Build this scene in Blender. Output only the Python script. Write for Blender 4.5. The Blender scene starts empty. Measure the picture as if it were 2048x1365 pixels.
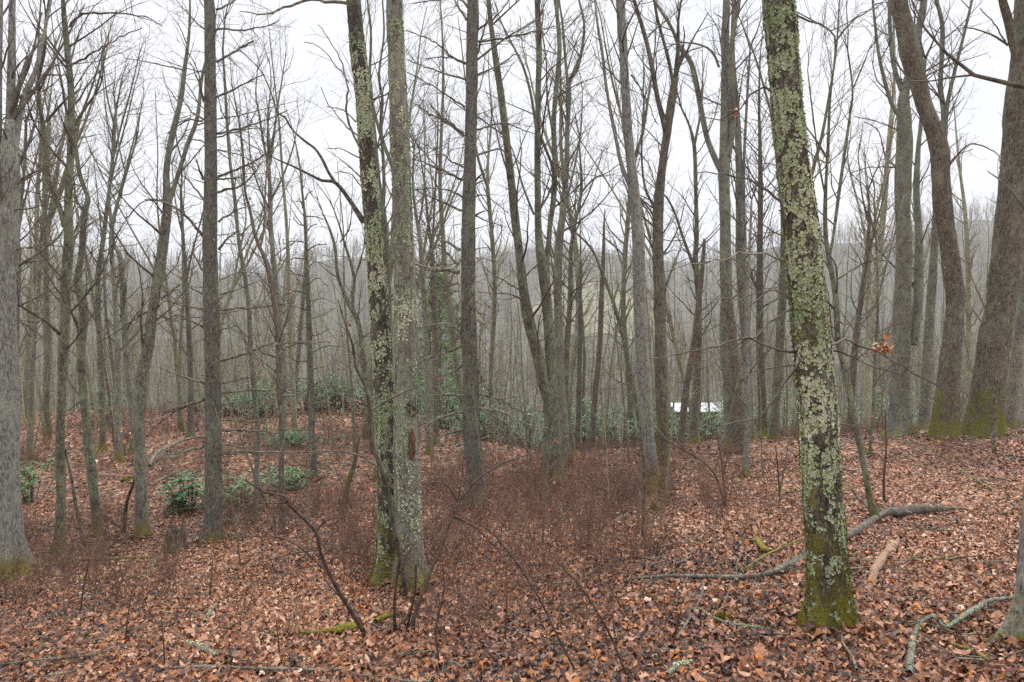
import bpy, math, random
import numpy as np
from math import sin, cos, pi, radians, sqrt

# ------------------------------------------------------------------ camera, sky, sun, exposure
SC = bpy.context.scene
COL = SC.collection
F = 1365.0                       # focal length in photo pixels (24 mm on a full frame)
CAMZ = 1.6
PITCH = math.atan(62.5 / F)      # looking slightly down the slope
cam_d = bpy.data.cameras.new("camera"); cam_d.lens = 24.0; cam_d.sensor_width = 36.0
cam_d.clip_start = 0.05; cam_d.clip_end = 5000
cam = bpy.data.objects.new("camera", cam_d); COL.objects.link(cam)
cam.location = (0, 0, CAMZ); cam.rotation_euler = (pi / 2 - PITCH, 0, 0)
SC.camera = cam

SUN_EL, SUN_AZ = 66.0, 25.0
world = bpy.data.worlds.new("World"); SC.world = world; world.use_nodes = True
wn, wl = world.node_tree.nodes, world.node_tree.links
wn.clear()
wo = wn.new("ShaderNodeOutputWorld"); bg = wn.new("ShaderNodeBackground")
sky = wn.new("ShaderNodeTexSky"); sky.sky_type = 'NISHITA'; sky.sun_disc = False
sky.sun_elevation = radians(SUN_EL); sky.sun_rotation = radians(SUN_AZ)
sky.air_density = 1.0; sky.dust_density = 4.0; sky.ozone_density = 1.0
hs = wn.new("ShaderNodeHueSaturation"); hs.inputs['Saturation'].default_value = 0.25
wl.new(sky.outputs[0], hs.inputs['Color'])
tc = wn.new("ShaderNodeTexCoord")
cn = wn.new("ShaderNodeTexNoise"); cn.inputs['Scale'].default_value = 3.2; cn.inputs['Detail'].default_value = 5
wl.new(tc.outputs['Generated'], cn.inputs['Vector'])
cr = wn.new("ShaderNodeValToRGB")
cr.color_ramp.elements[0].position = 0.3; cr.color_ramp.elements[0].color = (6.9, 7.15, 7.9, 1)
cr.color_ramp.elements[1].position = 0.7; cr.color_ramp.elements[1].color = (8.7, 8.8, 9.15, 1)
wl.new(cn.outputs['Fac'], cr.inputs['Fac'])
mx = wn.new("ShaderNodeMixRGB"); mx.inputs['Fac'].default_value = 0.85
wl.new(hs.outputs['Color'], mx.inputs['Color1']); wl.new(cr.outputs['Color'], mx.inputs['Color2'])
wl.new(mx.outputs['Color'], bg.inputs['Color']); bg.inputs['Strength'].default_value = 0.05
wl.new(bg.outputs[0], wo.inputs['Surface'])

sun_d = bpy.data.lights.new("sun", 'SUN'); sun_d.energy = 1.5; sun_d.angle = radians(80); sun_d.color = (1.0, 0.97, 0.93)
sun = bpy.data.objects.new("sun", sun_d); COL.objects.link(sun)
sun.rotation_euler = (radians(90 - SUN_EL), 0, radians(180 - SUN_AZ)); sun.location = (0, 0, 60)

vs = SC.view_settings
vs.view_transform = 'Standard'; vs.look = 'None'; vs.gamma = 1; vs.exposure = 1.5; vs.use_curve_mapping = False
SC.cycles.use_denoising = False
SC.cycles.max_bounces = 5; SC.cycles.diffuse_bounces = 3; SC.cycles.glossy_bounces = 2
SC.cycles.transmission_bounces = 2; SC.cycles.volume_bounces = 1; SC.cycles.transparent_max_bounces = 4
SC.cycles.use_adaptive_sampling = True; SC.cycles.adaptive_threshold = 0.012
SC.cycles.sample_clamp_indirect = 6.0

rng = random.Random(11)
NP = np.random.RandomState(5)

# ------------------------------------------------------------------ materials
def ramp(n, stops):
    r = n.new("ShaderNodeValToRGB"); e = r.color_ramp.elements
    while len(e) < len(stops): e.new(0.5)
    for k, (p, c) in enumerate(stops):
        e[k].position = p; e[k].color = (c[0], c[1], c[2], 1)
    return r

def new_mat(name, rough=0.85):
    m = bpy.data.materials.new(name); m.use_nodes = True
    n = m.node_tree.nodes; l = m.node_tree.links
    b = n["Principled BSDF"]; b.inputs['Roughness'].default_value = rough
    b.inputs['Specular IOR Level'].default_value = 0.3
    return m, n, l, b

def coords(n, l, kind, scale):
    t = n.new("ShaderNodeTexCoord"); mp = n.new("ShaderNodeMapping")
    mp.inputs['Scale'].default_value = scale; l.new(t.outputs[kind], mp.inputs['Vector'])
    return mp.outputs[0]

def noise(n, l, vec, scale, detail=4, rough=0.6):
    t = n.new("ShaderNodeTexNoise"); t.inputs['Scale'].default_value = scale
    t.inputs['Detail'].default_value = detail; t.inputs['Roughness'].default_value = rough
    l.new(vec, t.inputs['Vector']); return t.outputs['Fac']

def mixc(n, l, fac, a, b):
    m = n.new("ShaderNodeMixRGB")
    for s, v in ((m.inputs['Fac'], fac), (m.inputs['Color1'], a), (m.inputs['Color2'], b)):
        if isinstance(v, (int, float)): s.default_value = v
        elif isinstance(v, tuple): s.default_value = (v[0], v[1], v[2], 1)
        else: l.new(v, s)
    return m.outputs[0]

def math_(n, l, op, a, b=0.0, clamp=False):
    m = n.new("ShaderNodeMath"); m.operation = op; m.use_clamp = clamp
    for s, v in ((m.inputs[0], a), (m.inputs[1], b)):
        if isinstance(v, (int, float)): s.default_value = v
        else: l.new(v, s)
    return m.outputs[0]

def bark(name, dark, light, lichen=0.45, lcol=(0.29, 0.33, 0.22), moss_h=0.5, mcol=(0.19, 0.175, 0.014), fs=1.0, rnd=0.0, wood=None):
    """Ridged bark with lichen blotches and a mossy foot (height above the ground, local z)."""
    m, n, l, b = new_mat(name, 0.9)
    v = coords(n, l, 'Object', (1, 1, 0.24)); v1 = coords(n, l, 'Object', (1, 1, 0.55))
    ridge = noise(n, l, v, 60 * fs, 5, 0.65)
    base = ramp(n, [(0.36, dark), (0.62, light)]); l.new(ridge, base.inputs['Fac'])
    c = base.outputs['Color']
    big = noise(n, l, v1, 5.0 * fs, 6, 0.7)
    fine = noise(n, l, v1, 55 * fs, 4, 0.7)
    lf = math_(n, l, 'ADD', math_(n, l, 'MULTIPLY', big, 0.62), math_(n, l, 'MULTIPLY', fine, 0.38))
    lr = ramp(n, [(0.57 - 0.22 * lichen, (0, 0, 0)), (0.70 - 0.20 * lichen, (1, 1, 1))]); l.new(lf, lr.inputs['Fac'])
    lv = mixc(n, l, fine, tuple(x * 0.6 for x in lcol), tuple(min(1, x * 1.35) for x in lcol))
    c = mixc(n, l, math_(n, l, 'MULTIPLY', lr.outputs['Color'], min(1.0, 0.45 + lichen)), c, lv)
    sp = noise(n, l, v1, 26 * fs, 3, 0.8); s1 = ramp(n, [(0.57, (0, 0, 0)), (0.66, (1, 1, 1))]); l.new(sp, s1.inputs['Fac'])   # crusty spots
    c = mixc(n, l, math_(n, l, 'MULTIPLY', s1.outputs['Color'], min(.85, .25 + lichen)), c, tuple(min(1, x * 1.25) for x in lcol))
    s2 = ramp(n, [(0.34, (1, 1, 1)), (0.43, (0, 0, 0))]); l.new(sp, s2.inputs['Fac'])
    c = mixc(n, l, math_(n, l, 'MULTIPLY', s2.outputs['Color'], .7), c, tuple(x * .7 for x in dark))
    if wood:
        wr = ramp(n, [(0.58, (0, 0, 0)), (0.63, (1, 1, 1))]); l.new(noise(n, l, v1, 2.1, 3), wr.inputs['Fac'])
        c = mixc(n, l, wr.outputs['Color'], c, wood)
    if moss_h > 0:
        t = n.new("ShaderNodeTexCoord"); sx = n.new("ShaderNodeSeparateXYZ"); l.new(t.outputs['Object'], sx.inputs[0])
        h = math_(n, l, 'SUBTRACT', 1.0, math_(n, l, 'DIVIDE', sx.outputs['Z'], moss_h))
        h = math_(n, l, 'ADD', h, math_(n, l, 'MULTIPLY', math_(n, l, 'SUBTRACT', big, 0.5), 4.2))
        mr = ramp(n, [(0.2, (0, 0, 0)), (0.95, (.9, .9, .9))]); l.new(h, mr.inputs['Fac'])
        mv = mixc(n, l, fine, tuple(x * 0.4 for x in mcol), tuple(x * 1.5 for x in mcol))
        c = mixc(n, l, mr.outputs['Color'], c, mv)
    if rnd:
        oi = n.new("ShaderNodeObjectInfo")
        k = math_(n, l, 'ADD', math_(n, l, 'MULTIPLY', oi.outputs['Random'], rnd * 2), 1.0 - rnd)
        hv = n.new("ShaderNodeHueSaturation"); l.new(c, hv.inputs['Color']); l.new(k, hv.inputs['Value'])
        c = hv.outputs['Color']
    l.new(c, b.inputs['Base Color'])
    bp = n.new("ShaderNodeBump"); bp.inputs['Strength'].default_value = 0.7; bp.inputs['Distance'].default_value = 0.012
    l.new(math_(n, l, 'ADD', ridge, math_(n, l, 'MULTIPLY', lf, 0.6)), bp.inputs['Height'])
    l.new(bp.outputs[0], b.inputs['Normal'])
    return m

def tinted(name, stops, rough=0.7, attr='tint', nscale=40, namt=0.25, spec=0.3, kind='Object'):
    """Colour read per leaf / flake / blade from a random value, with fine mottling."""
    m, n, l, b = new_mat(name, rough); b.inputs['Specular IOR Level'].default_value = spec
    a = n.new("ShaderNodeAttribute"); a.attribute_name = attr
    r = ramp(n, stops); l.new(a.outputs['Fac'], r.inputs['Fac'])
    v = coords(n, l, kind, (1, 1, 1))
    nz = noise(n, l, v, nscale, 3)
    hv = n.new("ShaderNodeHueSaturation"); l.new(r.outputs['Color'], hv.inputs['Color'])
    l.new(math_(n, l, 'ADD', math_(n, l, 'MULTIPLY', nz, 2 * namt), 1 - namt), hv.inputs['Value'])
    l.new(hv.outputs['Color'], b.inputs['Base Color'])
    return m

def plain(name, c1, c2, scale=20, rough=0.85, lo=0.35, hi=0.65, bump=0.0, stretch=(1, 1, 1), rnd=0.0):
    m, n, l, b = new_mat(name, rough)
    v = coords(n, l, 'Object', stretch); f = noise(n, l, v, scale, 5)
    r = ramp(n, [(lo, c1), (hi, c2)]); l.new(f, r.inputs['Fac']); c = r.outputs['Color']
    if rnd:
        oi = n.new("ShaderNodeObjectInfo")
        k = math_(n, l, 'ADD', math_(n, l, 'MULTIPLY', oi.outputs['Random'], rnd * 2), 1.0 - rnd)
        hv = n.new("ShaderNodeHueSaturation"); l.new(c, hv.inputs['Color']); l.new(k, hv.inputs['Value'])
        c = hv.outputs['Color']
    l.new(c, b.inputs['Base Color'])
    if bump:
        bp = n.new("ShaderNodeBump"); bp.inputs['Strength'].default_value = bump; bp.inputs['Distance'].default_value = 0.01
        l.new(f, bp.inputs['Height']); l.new(bp.outputs[0], b.inputs['Normal'])
    return m

M = {}
M['lichen_bark'] = bark('lichen_bark', (0.024, 0.021, 0.017), (0.12, 0.108, 0.083), 0.30, (0.34, 0.37, 0.26), 0.95, fs=1.2)
M['grey_lichen_bark'] = bark('grey_lichen_bark', (0.055, 0.05, 0.043), (0.24, 0.225, 0.19), 0.6, (0.28, 0.30, 0.23), 0.35, fs=1.2)
M['pine_bark'] = bark('pine_bark', (0.055, 0.049, 0.042), (0.20, 0.188, 0.162), 0.38, (0.255, 0.285, 0.21), 0.22, fs=1.3)
M['dark_bark'] = bark('dark_bark', (0.045, 0.04, 0.032), (0.19, 0.17, 0.135), 0.52, (0.265, 0.305, 0.19), 0.5)
M['grey_bark'] = bark('grey_bark', (0.065, 0.058, 0.05), (0.26, 0.245, 0.21), 0.52, (0.30, 0.335, 0.235), 0.5)
M['pale_bark'] = bark('pale_bark', (0.08, 0.077, 0.07), (0.34, 0.335, 0.312), 0.42, (0.34, 0.37, 0.29), 0.4)
M['mossy_bark'] = bark('mossy_bark', (0.05, 0.042, 0.033), (0.19, 0.163, 0.128), 0.42, (0.25, 0.25, 0.18), 1.4, (0.15, 0.15, 0.012), fs=0.8)
M['wood_bark'] = bark('wood_bark', (0.06, 0.05, 0.042), (0.24, 0.195, 0.155), 0.28, moss_h=0.15, wood=(0.27, 0.155, 0.095))
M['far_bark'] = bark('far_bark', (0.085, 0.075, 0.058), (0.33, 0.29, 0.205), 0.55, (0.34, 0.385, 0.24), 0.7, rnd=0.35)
M['twig'] = plain('twig', (0.055, 0.047, 0.04), (0.21, 0.195, 0.155), 9, rnd=0.15)
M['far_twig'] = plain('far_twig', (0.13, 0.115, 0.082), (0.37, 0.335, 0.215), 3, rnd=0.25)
M['dead_branch'] = plain('dead_branch', (0.055, 0.046, 0.036), (0.27, 0.265, 0.185), 11, lo=0.38, hi=0.62)
M['lichen_branch'] = plain('lichen_branch', (0.11, 0.105, 0.08), (0.33, 0.34, 0.24), 25)
M['shrub_stem'] = plain('shrub_stem', (0.045, 0.03, 0.024), (0.14, 0.095, 0.072), 18)
M['brush'] = plain('brush', (0.11, 0.062, 0.045), (0.34, 0.205, 0.145), 2.0, rnd=.35)
M['scar'] = plain('scar', (0.05, 0.028, 0.018), (0.26, 0.14, 0.08), 25, bump=0.8, stretch=(1, 1, 0.25))
LEAF = [(0.0, (0.032, 0.019, 0.016)), (0.16, (0.09, 0.043, 0.028)), (0.34, (0.19, 0.076, 0.038)), (0.52, (0.32, 0.132, 0.062)),
        (0.70, (0.51, 0.262, 0.148)), (0.86, (0.76, 0.52, 0.37)), (0.93, (0.38, 0.13, 0.03)), (1.0, (0.50, 0.19, 0.045))]
M['leaf'] = tinted('leaf', LEAF, 0.36, nscale=45, namt=0.35, spec=0.5)
M['lichen'] = tinted('lichen', [(0, (0.25, 0.33, 0.19)), (0.35, (0.40, 0.48, 0.31)), (0.7, (0.55, 0.60, 0.41)), (0.9, (0.66, 0.69, 0.51)), (1, (0.32, 0.46, 0.10))], 0.9, nscale=90)
M['moss'] = tinted('moss', [(0, (0.07, 0.065, 0.008)), (0.5, (0.19, 0.175, 0.014)), (1, (0.36, 0.33, 0.025))], 0.95, nscale=60)
M['rhodo'] = tinted('rhodo', [(0, (0.03, 0.08, 0.026)), (0.5, (0.075, 0.19, 0.06)), (1, (0.15, 0.30, 0.10))], 0.4, spec=0.5)
M['needle'] = tinted('needle', [(0, (0.11, 0.21, 0.05)), (1, (0.26, 0.40, 0.13))], 0.7)
M['wood'] = plain('wood', (0.17, 0.10, 0.065), (0.42, 0.28, 0.185), 30, stretch=(1, 1, 1), bump=0.5)
M['rotten'] = plain('rotten', (0.06, 0.048, 0.036), (0.27, 0.21, 0.155), 30, bump=0.8, stretch=(1, 1, 0.2))
M['white_paint'] = plain('white_paint', (0.50, 0.52, 0.57), (0.70, 0.72, 0.79), 5, 0.5, lo=.32, hi=.5)

def floor_mat():
    m, n, l, b = new_mat('leafy_ground', 0.8)
    v = coords(n, l, 'Object', (1, 1, 1))
    vo = n.new("ShaderNodeTexVoronoi"); vo.inputs['Scale'].default_value = 11; l.new(v, vo.inputs['Vector'])
    sp = n.new("ShaderNodeSeparateColor"); l.new(vo.outputs['Color'], sp.inputs[0])
    r = ramp(n, LEAF[:6] + [(0.95, (0.28, 0.12, 0.05))]); l.new(sp.outputs[0], r.inputs['Fac'])
    big = noise(n, l, v, 0.35, 5)
    c = mixc(n, l, math_(n, l, 'MULTIPLY', big, 0.9), r.outputs['Color'], (0.06, 0.035, 0.027))
    # far ground: brush and dead grass, greyer with distance down the valley
    t = n.new("ShaderNodeTexCoord"); sx = n.new("ShaderNodeSeparateXYZ"); l.new(t.outputs['Object'], sx.inputs[0])
    f = math_(n, l, 'DIVIDE', math_(n, l, 'SUBTRACT', sx.outputs['Y'], 24.0), 25.0, True)
    far = ramp(n, [(0.35, (0.05, 0.045, 0.032)), (0.65, (0.10, 0.092, 0.058))]); l.new(noise(n, l, v, 0.06, 6), far.inputs['Fac'])
    c = mixc(n, l, f, c, far.outputs['Color'])
    l.new(c, b.inputs['Base Color'])
    bp = n.new("ShaderNodeBump"); bp.inputs['Strength'].default_value = 0.6; bp.inputs['Distance'].default_value = 0.03
    l.new(vo.outputs['Distance'], bp.inputs['Height']); l.new(bp.outputs[0], b.inputs['Normal'])
    return m
M['floor'] = floor_mat()

# ------------------------------------------------------------------ mesh helpers
def mesh_np(name, verts, faces_list, mat=None, tint=None, smooth=True):
    """faces_list: int arrays (n, k). tint: one value per vertex."""
    me = bpy.data.meshes.new(name)
    v = np.asarray(verts, np.float32)
    me.vertices.add(len(v)); me.vertices.foreach_set('co', v.ravel())
    fl = [np.asarray(f, np.int32) for f in faces_list if len(f)]
    loops = np.concatenate([f.ravel() for f in fl]); tot = np.concatenate([np.full(len(f), f.shape[1], np.int32) for f in fl])
    start = np.concatenate([[0], np.cumsum(tot)[:-1]]).astype(np.int32)
    me.loops.add(len(loops)); me.loops.foreach_set('vertex_index', loops)
    me.polygons.add(len(tot)); me.polygons.foreach_set('loop_start', start)
    me.polygons.foreach_set('use_smooth', np.full(len(tot), smooth, bool))
    if tint is not None:
        a = me.attributes.new('tint', 'FLOAT', 'POINT'); a.data.foreach_set('value', np.asarray(tint, np.float32))
    me.update(calc_edges=True)
    if mat: me.materials.append(mat)
    return me

def obj(name, me, parent=None, loc=None, **props):
    o = bpy.data.objects.new(name, me); COL.objects.link(o)
    if parent: o.parent = parent
    if loc is not None: o.location = loc
    for k, v in props.items(): o[k] = v
    return o

def thing(name, loc, label, cat, group=None, rz=0.0):
    o = bpy.data.objects.new(name, None); COL.objects.link(o)
    o.location = loc; o.rotation_euler = (0, 0, rz); o.empty_display_size = 0.2
    o['label'] = label; o['category'] = cat
    if group: o['group'] = group
    return o

def tube_frames(P):
    T = np.empty_like(P); T[:, 1:-1] = P[:, 2:] - P[:, :-2]; T[:, 0] = P[:, 1] - P[:, 0]; T[:, -1] = P[:, -1] - P[:, -2]
    T /= np.linalg.norm(T, axis=2, keepdims=True) + 1e-9
    mean = np.abs(P[:, -1] - P[:, 0]); ax = np.argmin(mean, axis=1)
    ref = np.zeros((len(P), 1, 3)); ref[np.arange(len(P)), 0, ax] = 1
    N = ref - (ref * T).sum(2, keepdims=True) * T; N /= np.linalg.norm(N, axis=2, keepdims=True) + 1e-9
    return T, N, np.cross(T, N)

class Wood:
    """Collects tapering round shoots and builds them as one mesh."""
    def __init__(self): self.b = {}
    def add(self, pts, radii, k): self.b.setdefault((len(pts), k), []).append((pts, radii))
    def arrays(self):
        V, Fc, off = [], [], 0
        for (n, k), lst in self.b.items():
            P = np.array([a for a, _ in lst], np.float64); R = np.array([r for _, r in lst], np.float64)
            _, N, B = tube_frames(P)
            a = np.arange(k) * (2 * pi / k)
            ring = P[:, :, None, :] + R[:, :, None, None] * (N[:, :, None, :] * np.cos(a)[None, None, :, None] + B[:, :, None, :] * np.sin(a)[None, None, :, None])
            m = len(lst); V.append(ring.reshape(-1, 3))
            idx = np.arange(m * n * k).reshape(m, n, k) + off
            q = np.stack([idx[:, :-1], np.roll(idx, -1, 2)[:, :-1], np.roll(idx, -1, 2)[:, 1:], idx[:, 1:]], -1)
            Fc.append(q.reshape(-1, 4)); off += m * n * k
        if not V: return np.zeros((0, 3)), np.zeros((0, 4), int)
        return np.concatenate(V), np.concatenate(Fc)
    def mesh(self, name, mat, origin=(0, 0, 0)):
        v, f = self.arrays()
        if not len(v): return None
        return mesh_np(name, v - np.array(origin), [f], mat)

def catmull(pts, step):
    """Smooth resampling of rows (x, y, z, r) with about the given spacing."""
    p = np.array(pts, float)
    if len(p) < 3:
        n = max(2, int(np.linalg.norm(p[-1, :3] - p[0, :3]) / step) + 1)
        return np.array([p[0] + (p[-1] - p[0]) * t for t in np.linspace(0, 1, n)])
    e = np.vstack([2 * p[0] - p[1], p, 2 * p[-1] - p[-2]]); out = []
    for i in range(1, len(e) - 2):
        L = np.linalg.norm(e[i + 1, :3] - e[i, :3]); n = max(1, int(round(L / step)))
        t = (np.arange(n) / n)[:, None]
        out.append(0.5 * (2 * e[i] + (e[i + 1] - e[i - 1]) * t + (2 * e[i - 1] - 5 * e[i] + 4 * e[i + 1] - e[i + 2]) * t ** 2 + (3 * e[i] - e[i - 1] - 3 * e[i + 1] + e[i + 2]) * t ** 3))
    out.append(p[-1:]); o = np.concatenate(out)
    o[:, 3] = np.clip(o[:, 3], p[:, 3].min(), p[:, 3].max())
    return o

def vnoise(p, seed=0):
    """3-D value noise in 0..1 for an (n, 3) array."""
    p = np.asarray(p, float) + 1000.0; i = np.floor(p).astype(np.int64); f = p - i; f = f * f * (3 - 2 * f)
    def h(a):
        n = (a[:, 0] * 374761393 + a[:, 1] * 668265263 + a[:, 2] * 2147483647 + seed * 144665) & 0xffffffff
        n = ((n ^ (n >> 13)) * 1274126177) & 0xffffffff
        return ((n ^ (n >> 16)) & 0xffff) / 65535.0
    r = 0
    for dx in (0, 1):
        for dy in (0, 1):
            for dz in (0, 1):
                w = (f[:, 0] if dx else 1 - f[:, 0]) * (f[:, 1] if dy else 1 - f[:, 1]) * (f[:, 2] if dz else 1 - f[:, 2])
                r = r + w * h(i + np.array([dx, dy, dz]))
    return r

def trunk_arrays(path, sides, rough, seed, flare=0.0, step_h=1.0):
    """Closed-section trunk along rows (x,y,z,r): ridged, knobbly surface as real geometry."""
    rs = np.random.RandomState(seed)
    P = path[None, :, :3]; R = path[:, 3].copy(); n = len(R)
    s = np.concatenate([[0], np.cumsum(np.linalg.norm(np.diff(path[:, :3], axis=0), axis=1))])
    T, N, B = tube_frames(P); N, B = N[0], B[0]
    a = np.arange(sides) * 2 * pi / sides
    A, S = np.meshgrid(a, s)
    w = np.zeros_like(A)
    for kf, am in ((2, .05), (3, .045), (5, .04), (9, .05), (14, .05)):
        w += am * np.sin(kf * A + rs.uniform(0, 6.3) + 1.3 * np.sin(S * rs.uniform(1, 4) + rs.uniform(0, 6)) + rs.uniform(-1, 1) * S)
    q = np.stack([np.cos(A) * 3, np.sin(A) * 3, S * 2.0], -1).reshape(-1, 3)
    w += (vnoise(q * 1.7, seed).reshape(A.shape) - .5) * .22 + (vnoise(q * 5, seed + 1).reshape(A.shape) - .5) * .16
    lob = 1 + 0.6 * np.sin(3 * A + rs.uniform(0, 6)) + 0.4 * np.sin(5 * A + rs.uniform(0, 6))
    rad = R[:, None] * (1 + rough * w) + (flare * R[0] * np.exp(-np.maximum(S - .25, 0) / (.9 * R[0] + .03)) * lob * 1.35 if flare else 0)
    ring = P[0][:, None, :] + rad[..., None] * (N[:, None, :] * np.cos(a)[None, :, None] + B[:, None, :] * np.sin(a)[None, :, None])
    idx = np.arange(n * sides).reshape(n, sides)
    q4 = np.stack([idx[:-1], np.roll(idx, -1, 1)[:-1], np.roll(idx, -1, 1)[1:], idx[1:]], -1).reshape(-1, 4)
    return ring.reshape(-1, 3), q4, idx[-1][None, :], (ring, N, B, a, s)

def trunk_mesh(name, path, sides, rough, seed, mat, origin, flare=0.0):
    v, q, cap, info = trunk_arrays(path, sides, rough, seed, flare)
    return mesh_np(name, v - np.array(origin), [q, cap], mat), info

# ------------------------------------------------------------------ the ground's shape and the camera's rays
def softplus(x, k): return np.logaddexp(0, x / k) * k

def ground_z(x, y):
    x = np.asarray(x, float); y = np.asarray(y, float)
    left = np.clip((1.0 - x) / 8.0, 0, 1)
    z = -0.145 * y + np.where(x > 0, 0.085, 0.09) * np.tanh(x / 14.0) * 14.0
    z = z + softplus(y - 9.5, 1.5) * (0.062 + 0.075 * left)
    y0 = 18.0 + 13.0 * left
    z = z - softplus(y - y0, 2.0) * (0.22 + 0.07 * left)
    z = z + 0.05 * np.sin(x * 0.9 + 0.4 * y) * np.sin(0.7 * y - 0.3 * x + 1) + 0.03 * np.sin(2.3 * x + 1) * np.sin(1.9 * y)
    # valley floor, then the opposite hillside
    vf = -20.0 + 0.5 * np.sin(x * 0.05) + 0.01 * np.clip(y, 0, 400)
    z = vf + softplus(z - vf, 1.5)
    ang = x / np.maximum(y, 1.0)
    hill = 22.0 + 14.0 * np.clip(-ang - .1, 0, 1) + 22.0 * np.clip((ang - 0.10) / 0.35, 0, 1) + 7 * np.sin(8 * ang + 2.2) + 3.5 * np.sin(21 * ang)
    t = np.clip((y - 150.0) / 300.0, 0, 1)
    z = z + (hill + 20.0) * (t * t * (3 - 2 * t)) 
    t2 = np.clip((y - 560.0) / 330.0, 0, 1); z = z + (36.0 + 9 * np.sin(x * 0.008 + 1.0) + 4 * np.sin(x * .021)) * (t2 * t2 * (3 - 2 * t2))
    return z

def gz(x, y): return float(ground_z(x, y))

def ray(px, py):
    u, v = (px - 1024.0) / F, -(py - 682.5) / F
    c, s = cos(PITCH), sin(PITCH)
    return (u, c + v * s, -s + v * c)

def P3(px, py, d):
    r = ray(px, py); k = d / r[1]
    return (r[0] * k, d, CAMZ + r[2] * k)

def hit(px, py):
    r = ray(px, py); d = 2.0
    while d < 80:
        p = (r[0] * d / r[1], d, CAMZ + r[2] * d / r[1])
        if p[2] < gz(p[0], p[1]): return p
        d += 0.02
    return (r[0] * 20 / r[1], 20.0, gz(r[0] * 20 / r[1], 20))

def rad(w, d): return 0.465 * w * d / F

# ------------------------------------------------------------------ forest floor
def build_floor():
    nr, na = 150, 190
    rr = np.concatenate([[0.0], np.geomspace(1.2, 1300, nr - 1)])
    aa = np.linspace(-pi, pi, na, endpoint=False)
    # finer towards the view (+y)
    aa = np.sort(np.concatenate([np.linspace(-0.8, 0.8, 130), np.linspace(0.85, 2 * pi - 0.85, 60)]))
    na = len(aa)
    Rr, Aa = np.meshgrid(rr, aa, indexing='ij')
    X = Rr * np.sin(Aa); Y = Rr * np.cos(Aa)
    Z = ground_z(X, np.maximum(Y, -30)); 
    v = np.stack([X, Y, Z], -1).reshape(-1, 3)
    idx = np.arange(nr * na).reshape(nr, na)
    q = np.stack([idx[:-1], idx[1:], np.roll(idx, -1, 1)[1:], np.roll(idx, -1, 1)[:-1]], -1).reshape(-1, 4)
    me = mesh_np('forest_floor', v, [q], M['floor'])
    o = obj('forest_floor', me, None, None, kind='structure', label='sloping forest floor under brown and tan fallen leaves')
    return o
FLOOR = build_floor()

# leaf shapes: strips of cross rows (left, midrib, right), lobed outline, curled blade
def leaf_template(kind, rows, rs, curl):
    t = np.linspace(0, 1, rows)
    if kind == 0:   w = np.sin(pi * np.clip(t * .96 + .02, 0, 1)) ** .8 * (1 + 0.42 * np.cos(t * 2 * pi * 3.0 + 2.6)) * .30
    elif kind == 1: w = np.array([.05, .42, .30, .50, .28, .36, .12, .02])[:rows] if rows == 8 else np.interp(t, np.linspace(0, 1, 8), [.05, .42, .30, .50, .28, .36, .12, .02])
    else:           w = np.sin(pi * np.clip(t * .97 + .015, 0, 1)) ** .9 * .27
    x = t - .5
    c1, c2, c3 = curl
    z0 = c1 * (x ** 2) * 1.6 + c3 * .15 * np.sin(t * 7)
    L = np.stack([x, w, z0 + c2 * w + .06 * rs.uniform(-1, 1, rows)], -1)
    Mi = np.stack([x, np.zeros(rows), z0], -1)
    R_ = np.stack([x + .03 * rs.uniform(-1, 1, rows), -w * rs.uniform(.85, 1.15), z0 + c2 * w * rs.uniform(.3, 1.4) + .06 * rs.uniform(-1, 1, rows)], -1)
    v = np.stack([L, Mi, R_], 1).reshape(-1, 3)
    f = []
    for i in range(rows - 1):
        a = i * 3
        f += [(a, a + 3, a + 4, a + 1), (a + 1, a + 4, a + 5, a + 2)]
    return v, np.array(f)

def rot_mats(rz, tilt, dirn):
    """z rotation followed by a tilt about a horizontal axis with heading dirn."""
    c, s = np.cos(rz), np.sin(rz); O = np.zeros_like(c); I = np.ones_like(c)
    Rz = np.stack([np.stack([c, -s, O], -1), np.stack([s, c, O], -1), np.stack([O, O, I], -1)], -2)
    k = np.stack([np.cos(dirn), np.sin(dirn), O], -1); ct, st = np.cos(tilt)[:, None, None], np.sin(tilt)[:, None, None]
    K = np.zeros((len(c), 3, 3)); K[:, 0, 2] = k[:, 1]; K[:, 1, 2] = -k[:, 0]; K[:, 2, 0] = -k[:, 1]; K[:, 2, 1] = k[:, 0]
    Rt = np.eye(3)[None] + st * K + (1 - ct) * (K @ K)
    return Rt @ Rz

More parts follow.
